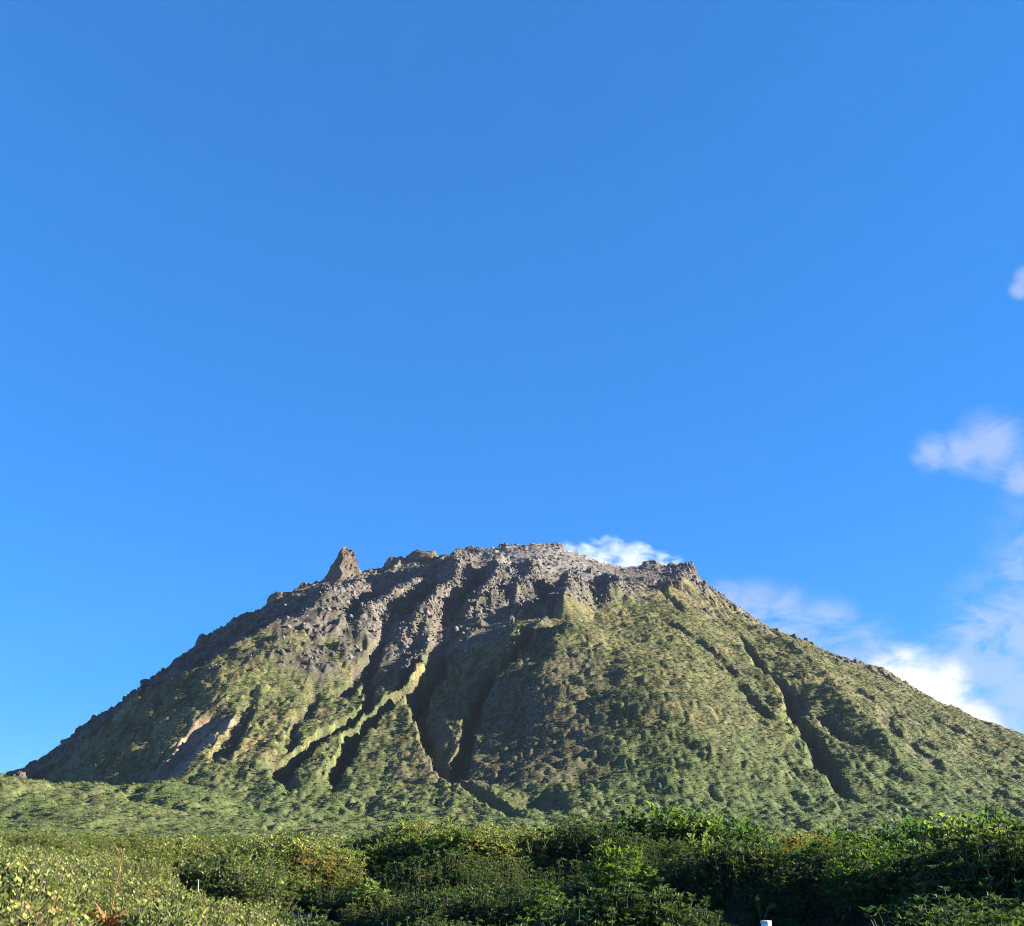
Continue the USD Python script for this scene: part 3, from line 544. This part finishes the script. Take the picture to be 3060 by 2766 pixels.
proto = lambda fn, mat, k, **kw: [(fn(np.random.default_rng(300 + i + hash_(fn.__name__)), **kw), M[mat]) for i in range(k)]
hash_ = lambda w: sum(map(ord, w))
scatter('heath', 'short yellow green heath shoots crowding the sunlit left hummock', proto(heath_tuft, 'heath', 4, n=20) + proto(rosette_shrub, 'heath', 4, n=15, h=0.28, spread=0.26, L=0.045, nl=8, W=0.022) + proto(rosette_shrub, 'scrub', 1, n=12, h=0.3, spread=0.2, L=0.034, nl=7, W=0.014), pick(hum_zone, 1.0), 0.8, R)
scatter('red_heath', 'reddish brown heath shoots in patches of the left hummock', proto(heath_tuft, 'redheath', 3, n=16), pick(hum_zone & (fbm(x / 1.4, y / 1.4, 247) + 0.25 * (a < -0.38) > 0.86), 0.4), 0.8, R)
scatter('sedge', 'straw and green sedge blades among the heath and scrub', proto(sedge_tuft, 'sedge', 3), pick((hum_zone & (kn > 0.62)) | (far_zone & (kn > 0.55)), 0.4), 0.7, R)
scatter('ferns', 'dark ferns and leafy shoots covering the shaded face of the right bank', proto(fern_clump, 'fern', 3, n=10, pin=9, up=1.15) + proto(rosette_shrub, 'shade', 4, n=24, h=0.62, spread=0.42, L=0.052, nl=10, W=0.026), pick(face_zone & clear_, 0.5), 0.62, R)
scatter('low_scrub', 'low olive scrub spreading over the plateau behind the path', proto(rosette_shrub, 'scrub', 3, n=14, h=0.6, spread=0.45, L=0.075, nl=7, W=0.034) + proto(heath_tuft, 'heath', 1, h=0.6, spread=0.35), pick(far_zone, 0.9), 0.6, R)
scatter('bank_top_scrub', 'tangled green scrub along the crest of the right bank', proto(rosette_shrub, 'rosette', 2) + proto(fern_clump, 'fern', 1), pick(top_zone, 0.4), 0.42, R)

# ------------------------------------------------------------------ scrub on the mountain, too far and too many to count
def tuft_far(R, n=12):
    mb = MB()
    for i in range(n):
        az, el = R.uniform(0, 6.283), R.uniform(0.1, 1.4); c = dirv(az, el) * [0.8, 0.8, 0.42] * R.uniform(0.5, 1); d, a, b = frame(dirv(R.uniform(0, 6.283), R.uniform(0.0, 0.9)))
        r = R.uniform(0.22, 0.42); mb.add([c - a * r * 0.6, c + a * r * 0.6, c + b * r * 0.5 + d * r, c + d * r * 1.6 - a * r * 0.1], [[0, 1, 2], [2, 1, 3]])
    return None, mb.mesh()
R = np.random.default_rng(21)
M['far_olive'] = leaf_material('olive_scrub_leaf', [(0, (0.08, 0.096, 0.036)), (0.6, (0.132, 0.132, 0.052)), (0.9, (0.20, 0.185, 0.075)), (1, (0.20, 0.15, 0.07))], 0.7, 0.25, 0.2)
M['far_straw'] = leaf_material('dry_scrub_leaf', [(0, (0.105, 0.092, 0.042)), (0.6, (0.175, 0.145, 0.065)), (1, (0.25, 0.21, 0.09))], 0.7, 0.2, 0.2)
M['far_dark'] = leaf_material('dark_scrub_leaf', [(0, (0.036, 0.056, 0.02)), (0.7, (0.068, 0.09, 0.033)), (1, (0.12, 0.125, 0.05))], 0.7, 0.25, 0.2)
M['far_bright'] = leaf_material('fresh_scrub_leaf', [(0, (0.055, 0.092, 0.026)), (0.6, (0.095, 0.14, 0.04)), (1, (0.19, 0.21, 0.07))], 0.6, 0.25, 0.3)
ii = np.nonzero((Y.ravel() > 63) & (np.abs(A.ravel()) < 0.58) & (Y.ravel() < (Yridge[None] + 12 + 0 * Y).ravel()))[0]
wgt = (Y.ravel()[ii] ** 0.6) * np.gradient(YY)[np.nonzero((Y > -1).ravel())[0][ii] // len(aa)]; wgt /= wgt.sum()
ch = R.choice(ii, 330000, replace=True, p=wgt)
pos = pts[ch] + np.c_[R.normal(0, .4, (len(ch), 2)), np.full(len(ch), -0.1)]
lum = col.reshape(-1, 3)[ch]; rk_ = rock.ravel()[ch]; bare = np.maximum(rk_, ash.ravel()[ch]); keep = R.uniform(0, 1, len(ch)) > bare * 0.965
keep &= R.uniform(0, 1, len(ch)) > 0.9 * sstep(scar.ravel()[ch], 0.1, 0.5)
g_ = lum[:, 1]; lowz = low.ravel()[ch]
sz = R.uniform(0.55, 1.15, len(ch)) ** 1.5 * (0.85 + 0.65 * np.clip(pos[:, 1] / 700, 0, 1)) * 0.50
keep &= R.uniform(0, 1, len(ch)) > 0.35 * sstep(hollow.ravel()[ch], 0.2, 0.6)
bri = keep & (lowz + R.normal(0, 0.25, len(ch)) > 0.6) & ((vnoise(pos[:, 0] / 8, pos[:, 1] / 8, 260) > 0.34) | (R.uniform(0, 1, len(ch)) > 0.7)); drk = keep & ~bri & (g_ + R.normal(0, 0.005, len(ch)) < 0.049 + 0.013 * right.ravel()[ch] * sstep(0.30 - Emono.ravel()[ch], 0, 0.07)); stw = keep & ~bri & ~drk & (fbm(pos[:, 0] / 34, pos[:, 1] / 34, 251) + R.normal(0, 0.07, len(ch)) > 0.60 + 0.06 * right.ravel()[ch]); oli = keep & ~bri & ~drk & ~stw
far_protos = lambda m: [(tuft_far(np.random.default_rng(500 + i)), M[m]) for i in range(4)]
scatter('olive_scrub', 'olive and straw coloured scrub over the sunlit flanks of the volcano', far_protos('far_olive'), pos[oli], sz[oli], R)
scatter('dry_scrub', 'dry brownish scrub in patches over the flanks of the volcano', far_protos('far_straw'), pos[stw], sz[stw], R)
scatter('dark_scrub', 'dark green scrub over the flanks of the volcano', far_protos('far_dark'), pos[drk], sz[drk] * 1.1, R)
scatter('green_scrub', 'fresh green scrub on the hill and foot of the volcano', far_protos('far_bright'), pos[bri], sz[bri], R)

# ------------------------------------------------------------------ steam over the crater
def steam(name, puffs, label, dens, seedv):
    C = np.array([at(u, v, float(Yridge[column(u, v)]) + dy) for u, v, r, dy in puffs]); rad = np.array([r / 3060 * c[1] / cp for (u, v, r, dy), c in zip(puffs, C)])
    import manifold3d as m3
    body = m3.Manifold()
    for c, r in zip(C, rad): body = body + m3.Manifold.sphere(float(r), 24).translate(tuple(float(k) for k in c))
    n = {'g': ('geometry', {}), 'n': ('noise_texture', dict(scale=0.10, detail=7, roughness=0.65, distortion=0.8)), 'off': ('mapping', dict(scale=(0.6, 0.8, 1.0), rotation=(0, 0.3, 0), location=(seedv, 0, 0)))}
    l = [('g.position', 'off.vector'), ('off.vector', 'n.vector')]; prev = None
    for i, (c, r) in enumerate(zip(C, rad)):
        n[f'd{i}'] = ('vector_math', dict(math_type='distance', vector2=tuple(c))); n[f'm{i}'] = ('map_range', dict(from_min=0.0, from_max=float(r), to_min=1.0, to_max=0.0, clamp=True))
        l += [('g.position', f'd{i}.vector1'), (f'd{i}.value', f'm{i}.value')]
        if prev: n[f'x{i}'] = ('math', dict(math_type='maximum')); l += [(prev, f'x{i}.value1'), (f'm{i}.result', f'x{i}.value2')]; prev = f'x{i}.value'
        else: prev = f'm{i}.result'
    n['s'] = ('math', dict(math_type='multiply_add', value2=3.0, value3=-1.45)); n['a'] = ('math', dict(math_type='add')); n['o'] = ('map_range', dict(range_type='smoothstep', from_min=0.05, from_max=1.25, to_min=0.0, to_max=dens, clamp=True))
    n['v'] = ('principled_volume', dict(color=(0.97, 0.97, 0.97), anisotropy=0.2))
    l += [('n.fac', 's.value1'), ('s.value', 'a.value1'), (prev, 'a.value2'), ('a.value', 'o.value'), ('o.result', 'v.density')]
    m = usdkit.material(stage, f'/World/Looks/{name}', n, l, volume='v.volume')
    tag(obj(name, body, m, smooth=True), label, kind='stuff')
steam('steam', [(1700, 1672, 34, 10), (1745, 1672, 40, 14), (1800, 1668, 52, 16), (1835, 1646, 56, 18), (1700, 1655, 42, 16), (1760, 1650, 46, 18), (1900, 1665, 56, 22), (1870, 1672, 60, 18), (1925, 1680, 52, 18), (1975, 1684, 44, 16), (2020, 1690, 34, 12), (1790, 1700, 55, -8), (1730, 1690, 50, -12), (1870, 1708, 45, -6), (1680, 1665, 45, -8), (1780, 1735, 50, -22)],
      'white steam drifting over the crater rim at the summit', 0.03, 3.0)

# ------------------------------------------------------------------ plants that can be told apart
def on_near(u, v, ylo=6.0, yhi=60.0):
    a, e = ae(u, v); yy_ = np.linspace(ylo, yhi, 900); el = (near_z(a * yy_, yy_) - EYE) / yy_
    k = np.nonzero(el >= e)[0]; return float(yy_[k[0]]) if len(k) else None
KINDS = {}
def kind(name, builder, mat, forms, seedv, **kw):
    """class prims of a kind of plant: each a root with its stems and leaves"""
    KINDS[name] = []
    for i in range(forms):
        c = stage.CreateClassPrim(f'/World/{name}_form_{i:03d}'); st, lv = builder(np.random.default_rng(seedv + i), **kw)
        if st: usdkit.mesh(stage, f'{c.GetPath()}/stems', st, M['stem'], smooth=True)
        usdkit.mesh(stage, f'{c.GetPath()}/leaves', lv, M[mat]); b = np.vstack([lv[0]] + ([st[0]] if st else []))
        KINDS[name].append((c.GetPath(), np.ptp(b[:, 0]) * 0.5 + np.ptp(b[:, 1]) * 0.5, b[:, 2].max()))
kind('broad_leaf_shrub', broad_shrub, 'broad', 6, 700, n=28, h=0.85, spread=0.62, nl=9, L=0.15, W=0.12)
kind('rosette_bush', rosette_shrub, 'bush', 5, 720, n=60, h=0.8, spread=0.58, L=0.10, nl=9, W=0.05)
kind('plateau_bush', rosette_shrub, 'scrub', 5, 740, n=36, h=0.8, spread=0.6, L=0.09, nl=8, W=0.042)
kind('orange_tipped_bush', rosette_shrub, 'orange', 1, 760, n=40, h=0.8, spread=0.55, L=0.07, nl=9, W=0.026)
kind('fern_plant', fern_clump, 'fern', 4, 770, n=9, L=0.75, pin=12, up=1.15)
kind('pale_fern', fern_clump, 'silver', 1, 780, n=11, L=0.5, pin=16, up=0.9)
kind('sedge_plant', sedge_tuft, 'sedge', 3, 790, n=40, h=0.6)
kind('heath_plant', heath_tuft, 'heath', 3, 800, n=30, h=0.5, spread=0.26)
prg = np.random.default_rng(77)
def plant(name, u, vbase, wpx, hpx, label, cat, group=None, Yd=None):
    if name == 'broad_leaf_shrub' and group: wpx, hpx = wpx * 1.15, hpx * 1.32
    if name == 'fern_plant': wpx, hpx = wpx * 0.8, hpx * 0.85
    y_ = Yd or on_near(u, vbase) or float(np.interp(ae(u, vbase)[0], BANK[0], BANK[1]))
    a, _ = ae(u, vbase); path, w0, h0 = KINDS[name][int(prg.integers(len(KINDS[name])))]
    x = UsdGeom.Xform.Define(stage, '/World/' + numbered(name)); w, h = wpx / 3060 * y_ / cp, hpx / 3060 * y_ / cp
    x.AddTranslateOp().Set(Gf.Vec3d(a * y_, y_, float(near_z(np.array([a * y_]), np.array([y_]))[0]) - 0.03)); x.AddRotateZOp().Set(float(prg.uniform(0, 360)))
    x.AddScaleOp().Set(Gf.Vec3f(w / w0, w / w0, h / h0)); x.GetPrim().GetReferences().AddInternalReference(path); x.GetPrim().SetInstanceable(True)
    return tag(x.GetPrim(), label, cat, group)
# single plants
plant('rosette_bush', 1855, 2722, 225, 180, 'wide sunlit rosette bush alone on the dark bank below the broad leaved thicket', 'bush')
plant('rosette_bush', 2172, 2685, 125, 110, 'small sunlit bush on the dark bank right of the wide rosette bush', 'bush')
plant('rosette_bush', 2612, 2785, 220, 215, 'dense rounded green bush at the bottom, right of the white post', 'bush')
plant('rosette_bush', 1640, 2800, 180, 130, 'bush cut by the bottom edge left of the white post', 'bush')
plant('rosette_bush', 1102, 2750, 135, 105, 'leafy bush with pale shoots in the shade right of the path', 'bush')
plant('rosette_bush', 800, 2645, 110, 78, 'rounded bush at the dark edge above the bend of the path', 'bush')
plant('rosette_bush', 1010, 2655, 105, 68, 'low bush half in shade on the slope above the path', 'bush')
plant('rosette_bush', 1320, 2760, 75, 66, 'tiny bright bush low on the dark ferny bank', 'bush')
plant('broad_leaf_shrub', 2962, 2490, 165, 165, 'tallest dark shrub rising against the volcano on the right bank', 'shrub')
plant('orange_tipped_bush', 2568, 2480, 110, 95, 'bush with orange yellow tips on the crest of the right bank', 'bush')
plant('orange_tipped_bush', 2420, 2495, 170, 95, 'brownish orange dry bush on the bank crest between two broad leaved thickets', 'bush')
plant('broad_leaf_shrub', 2920, 2795, 130, 130, 'leafy shrub at the bottom edge near the right corner', 'shrub')
plant('broad_leaf_shrub', 2780, 2795, 75, 150, 'thin upright shrub at the bottom edge right of the dense rounded bush', 'shrub')
plant('pale_fern', 542, 2712, 100, 105, 'pale silvery fern drooping among the heath of the left hummock', 'fern')
# groups
ORD = 'first second third fourth fifth sixth seventh eighth ninth tenth eleventh twelfth thirteenth fourteenth fifteenth sixteenth seventeenth eighteenth nineteenth twentieth'.split()
def row(name, spots, what, where, cat, group, depth=None):
    """a row of alike plants, told apart by their order from the left"""
    for k, (u, vb, w, h) in enumerate(sorted(spots)):
        plant(name, u, vb, w, h, f'{ORD[k]} {what} from the left {where}', cat, group, Yd=depth(u, vb) if depth else None)
crest_y = lambda u, vb: float(np.interp(ae(u, vb)[0], BANK[0], BANK[1])) - 0.6
row('broad_leaf_shrub', [(1700, 2505, 100, 62), (1760, 2500, 112, 72), (1815, 2490, 118, 80), (1870, 2490, 125, 90), (1925, 2490, 125, 94), (1985, 2488, 130, 92), (2045, 2490, 125, 86), (2105, 2490, 125, 86), (2165, 2490, 125, 80), (2225, 2490, 118, 80), (2275, 2500, 100, 74)],
    'glossy broad leaved shrub', 'along the top of the rounded thicket', 'shrub', 'shrubs along the top of the rounded thicket', crest_y)
row('broad_leaf_shrub', [(1905, 2540, 118, 80), (1990, 2545, 125, 86), (2070, 2550, 125, 88), (2140, 2550, 125, 86), (2215, 2548, 112, 80), (2100, 2590, 100, 72), (2185, 2590, 90, 62)],
    'glossy broad leaved shrub', 'on the face of the rounded thicket', 'shrub', 'shrubs on the face of the rounded thicket')
row('broad_leaf_shrub', [(2610, 2545, 112, 84), (2665, 2525, 125, 86), (2725, 2510, 125, 84), (2785, 2505, 130, 86), (2845, 2500, 130, 88), (2905, 2500, 125, 88), (2975, 2505, 138, 94), (3040, 2510, 138, 100), (3110, 2500, 150, 108)],
    'sun glinting broad shrub', 'along the right end of the bank crest', 'shrub', 'shrubs along the right end of the bank crest', crest_y)
row('broad_leaf_shrub', [(2500, 2570, 100, 74), (2560, 2580, 88, 66), (2690, 2570, 125, 88), (2770, 2565, 130, 90), (2850, 2575, 130, 92), (2930, 2580, 138, 96), (3010, 2585, 142, 100)],
    'sun glinting broad shrub', 'just below the right bank crest', 'shrub', 'shrubs just below the right bank crest')
row('broad_leaf_shrub', [(2840, 2620, 100, 72), (2900, 2640, 125, 84), (2980, 2655, 138, 96), (3050, 2665, 138, 100)], 'leafy broad shrub', 'low on the right end of the bank', 'shrub', 'shrubs low on the right end of the bank')
def spread(n, u0, u1, fv, fw, fh): return [(u0 + (u1 - u0) * (k + prg.uniform(0.1, 0.9)) / n, fv(), prg.uniform(*fw), prg.uniform(*fh)) for k in range(n)]
row('plateau_bush', spread(18, 380, 1640, lambda: prg.uniform(2508, 2522), (60, 120), (34, 56)), 'olive bush', 'along the far edge of the sunny plateau', 'bush', 'bushes along the far edge of the plateau')
row('plateau_bush', spread(14, 400, 1250, lambda: prg.uniform(2530, 2565), (70, 130), (36, 62)), 'olive bush', 'on the near part of the sunny plateau', 'bush', 'bushes on the near part of the plateau')
row('plateau_bush', spread(12, -10, 470, lambda: prg.uniform(2535, 2560), (60, 110), (30, 48)), 'pale leaved bush', 'along the back of the left hummock', 'bush', 'bushes along the back of the left hummock', lambda u, vb: 18.5 + 0.9 * math.sin(u))
row('fern_plant', spread(14, 1150, 3020, lambda: prg.uniform(2625, 2690), (110, 180), (55, 95)), 'arching dark fern', 'across the middle of the shaded bank', 'fern', 'ferns across the middle of the shaded bank')
row('fern_plant', spread(14, 1180, 3020, lambda: prg.uniform(2720, 2790), (120, 200), (60, 105)), 'arching dark fern', 'along the foot of the shaded bank', 'fern', 'ferns along the foot of the shaded bank')
row('heath_plant', spread(14, 20, 560, lambda: prg.uniform(2600, 2680), (45, 90), (40, 70)), 'yellow green heath plant', 'on the upper part of the hummock', 'heath', 'taller heath plants on the upper hummock')
row('heath_plant', spread(12, 20, 760, lambda: prg.uniform(2710, 2790), (50, 100), (45, 80)), 'yellow green heath plant', 'at the bottom of the hummock', 'heath', 'taller heath plants at the bottom of the hummock')
row('sedge_plant', spread(12, 10, 640, lambda: prg.uniform(2650, 2780), (70, 130), (45, 80)), 'straw coloured sedge clump', 'on the left hummock', 'sedge', 'sedge clumps on the left hummock')
# the red plant with its tall dry stalk
yb_ = 7.4; bx = at(325, 2740, yb_); bz = float(near_z(bx[:1], bx[1:2])[0])
x = UsdGeom.Xform.Define(stage, '/World/bromeliad'); x.AddTranslateOp().Set(Gf.Vec3d(float(bx[0]), float(bx[1]), bz)); lv, st = MB(), MB()
rr_ = np.random.default_rng(5)
for j in range(26):
    leaf(lv, [0, 0, 0.10], dirv(j * 2.4, rr_.uniform(0.25, 1.25)), rr_.uniform(0.15, 0.24), 0.026, droop=0.25, fold=0.3, broad=0.4)
stem(st, [[0, 0, 0], [0.01, 0, 0.2], [0.02, 0.01, 0.42], [0.035, 0.0, 0.60]], 0.0045, 0.002, 6)
for j in range(12): leaf(st, [0.01 + 0.002 * j, 0, 0.22 + 0.03 * j], dirv(j * 2.4, 0.9), 0.035, 0.012)
red = leaf_material('red_sword_leaf', [(0, (0.20, 0.07, 0.04)), (0.6, (0.34, 0.13, 0.05)), (1, (0.40, 0.24, 0.12))], 0.5); M['stalk'] = leaf_material('dry_stalk', [(0, (0.16, 0.07, 0.03)), (1, (0.26, 0.12, 0.05))], 0.8, 0.05)
obj('leaves', lv.mesh(), red, x.GetPrim(), smooth=False); obj('flower_stalk', st.mesh(), M['stalk'], x.GetPrim())
tag(x.GetPrim(), 'reddish orange sword leaved plant with a tall dry stalk on the left hummock', 'plant')
for u, v0, v1, yy_, lab in [(596, 2650, 2628, 13.6, 'thin bleached dry stick poking up at the edge of the left hummock')]:
    p, q_ = at(u, v0, yy_), at(u - 4, v1, yy_); st = MB(); z0 = float(near_z(p[:1], p[1:2])[0])
    stem(st, [[0, 0, 0], [0.01, 0, (q_[2] - z0) * 0.5], [q_[0] - p[0], 0, q_[2] - z0]], 0.007, 0.005, 6)
    stem(st, [[0.008, 0, (q_[2] - z0) * 0.55], [0.05, 0.01, (q_[2] - z0) * 0.75]], 0.006, 0.003, 5)
    mat = usdkit.material(stage, '/World/Looks/' + numbered('bleached_wood'), {'p': ('principled_bsdf', dict(base_color=(0.30, 0.27, 0.23) if u < 600 else (0.2, 0.12, 0.07), roughness=0.8))}, surface='p.BSDF')
    o = UsdGeom.Xform.Define(stage, '/World/' + numbered('dry_stick')); o.AddTranslateOp().Set(Gf.Vec3d(float(p[0]), float(p[1]), z0)); obj('stalk', st.mesh(), mat, o.GetPrim()); tag(o.GetPrim(), lab, 'stick')
# the white marker post whose top shows at the bottom edge
yp = 9.5; pt = at(2289, 2751, yp); z0 = float(near_z(pt[:1], pt[1:2])[0]); Hp = pt[2] - z0; rp = 13.5 / 3060 * yp / cp
o = UsdGeom.Xform.Define(stage, '/World/marker_post'); o.AddTranslateOp().Set(Gf.Vec3d(float(pt[0]), float(pt[1]), z0 - 0.1))
def lathe(prof, k=32):
    prof = np.array(prof); th = np.linspace(0, 2 * np.pi, k, endpoint=False); V = np.stack([prof[:, :1] * np.cos(th), prof[:, :1] * np.sin(th), np.repeat(prof[:, 1:], k, 1)], -1).reshape(-1, 3); n_ = len(prof)
    F = [[i * k + j, i * k + (j + 1) % k, (i + 1) * k + (j + 1) % k] for i in range(n_ - 1) for j in range(k)] + [[i * k + j, (i + 1) * k + (j + 1) % k, (i + 1) * k + j] for i in range(n_ - 1) for j in range(k)]; return V, np.array(F)
m_white = usdkit.material(stage, '/World/Looks/weathered_white_paint', {'g': ('geometry', {}), 'n': ('noise_texture', dict(scale=30.0, detail=5)), 'r': ('rgb_ramp', dict(ramp=[(0.3, (0.5, 0.49, 0.46)), (0.55, (0.78, 0.78, 0.76))])), 'p': ('principled_bsdf', dict(roughness=0.6))}, [('g.position', 'n.vector'), ('n.fac', 'r.fac'), ('r.color', 'p.base_color')], surface='p.BSDF')
m_cap = usdkit.material(stage, '/World/Looks/grey_cap', {'p': ('principled_bsdf', dict(base_color=(0.45, 0.45, 0.44), roughness=0.7))}, surface='p.BSDF')
obj('shaft', lathe([(rp * 0.94, 0), (rp * 0.94, Hp + 0.1 - 0.02), (0.0005, Hp + 0.1 - 0.02)]), m_white, o.GetPrim(), smooth=40)
obj('cap', lathe([(rp * 0.9, Hp + 0.1 - 0.022), (rp * 1.05, Hp + 0.1 - 0.02), (rp * 1.05, Hp + 0.1 - 0.006), (rp * 0.95, Hp + 0.1), (0.0005, Hp + 0.104)]), m_cap, o.GetPrim(), smooth=40)
tag(o.GetPrim(), 'white round post whose grey capped top shows at the bottom edge', 'post')

# ------------------------------------------------------------------ broken rock on the upper slopes
rb = np.random.default_rng(31)
def block(seedv):
    m = trimesh.creation.icosphere(2); v = np.array(m.vertices); r_ = np.random.default_rng(seedv)
    for _ in range(9):                                       # chop flat facets off a ball
        d = r_.normal(size=3); d /= np.linalg.norm(d); h_ = r_.uniform(0.45, 0.8); over = np.clip(v @ d - h_, 0, None); v = v - over[:, None] * d
    v *= r_.uniform(0.7, 1.3, 3) * [1, 1, 0.9]; return None, (v, np.array(m.faces))
cand = np.nonzero((rock.ravel() > 0.7) & (np.abs(A.ravel()) < 0.58) & (Y.ravel() < (Yridge[None] + 14 + 0 * Y).ravel()))[0]
wt = (1 - 0.6 * ash.ravel()[cand]) * (0.10 + 1.4 * crag.ravel()[cand] + 0.6 * sstep(fbm(pts[cand, 0] / 14, pts[cand, 1] / 14, 270), 0.45, 0.7)); sp_ = at(1010, 1800, float(Yridge[column(1030)]) - 40); wt = wt * (1 - 0.93 * np.exp(-((pts[cand, 0] - sp_[0]) / 34) ** 2 - ((pts[cand, 1] - sp_[1]) / 60) ** 2)); wt /= wt.sum()
cr = rb.choice(cand, 20000, p=wt); bp = pts[cr] + np.c_[rb.normal(0, .5, (len(cr), 2)), np.zeros(len(cr))]
bs = np.clip(rb.lognormal(-0.5, 0.6, len(cr)), 0.25, 3.2)
m_rub = usdkit.material(stage, '/World/Looks/broken_rock', {'o': ('object_info', {}), 'g': ('geometry', {}), 'n': ('noise_texture', dict(scale=0.7, detail=5, roughness=0.65)), 'a': ('math', dict(math_type='add')), 'h': ('math', dict(math_type='multiply', value2=0.5)),
    'r': ('rgb_ramp', dict(ramp=[(0.1, (0.033, 0.031, 0.030)), (0.5, (0.076, 0.070, 0.066)), (0.9, (0.122, 0.113, 0.106))])), 'b': ('bump', dict(strength=0.8, distance=0.5)), 'p': ('principled_bsdf', dict(roughness=0.95, specular_ior_level=0.1))},
    [('g.position', 'n.vector'), ('n.fac', 'a.value1'), ('o.random', 'a.value2'), ('a.value', 'h.value1'), ('h.value', 'r.fac'), ('r.color', 'p.base_color'), ('n.fac', 'b.height'), ('b.normal', 'p.normal')], surface='p.BSDF')
scatter('rubble', 'broken grey blocks strewn over the bare upper slopes of the volcano', [(block(600 + i), m_rub) for i in range(6)], bp, bs, rb)

# ------------------------------------------------------------------ thin haze of the air
hz = trimesh.creation.box([6040, 6040, 450]); hz.apply_translation([0, 0, 125])
m_haze = usdkit.material(stage, '/World/Looks/haze', {'v': ('principled_volume', dict(color=(0.72, 0.82, 1.0), density=0.000017, anisotropy=0.0))}, volume='v.volume')
tag(obj('haze', hz, m_haze, smooth=False), 'thin blue air between the car park and the volcano', kind='stuff')
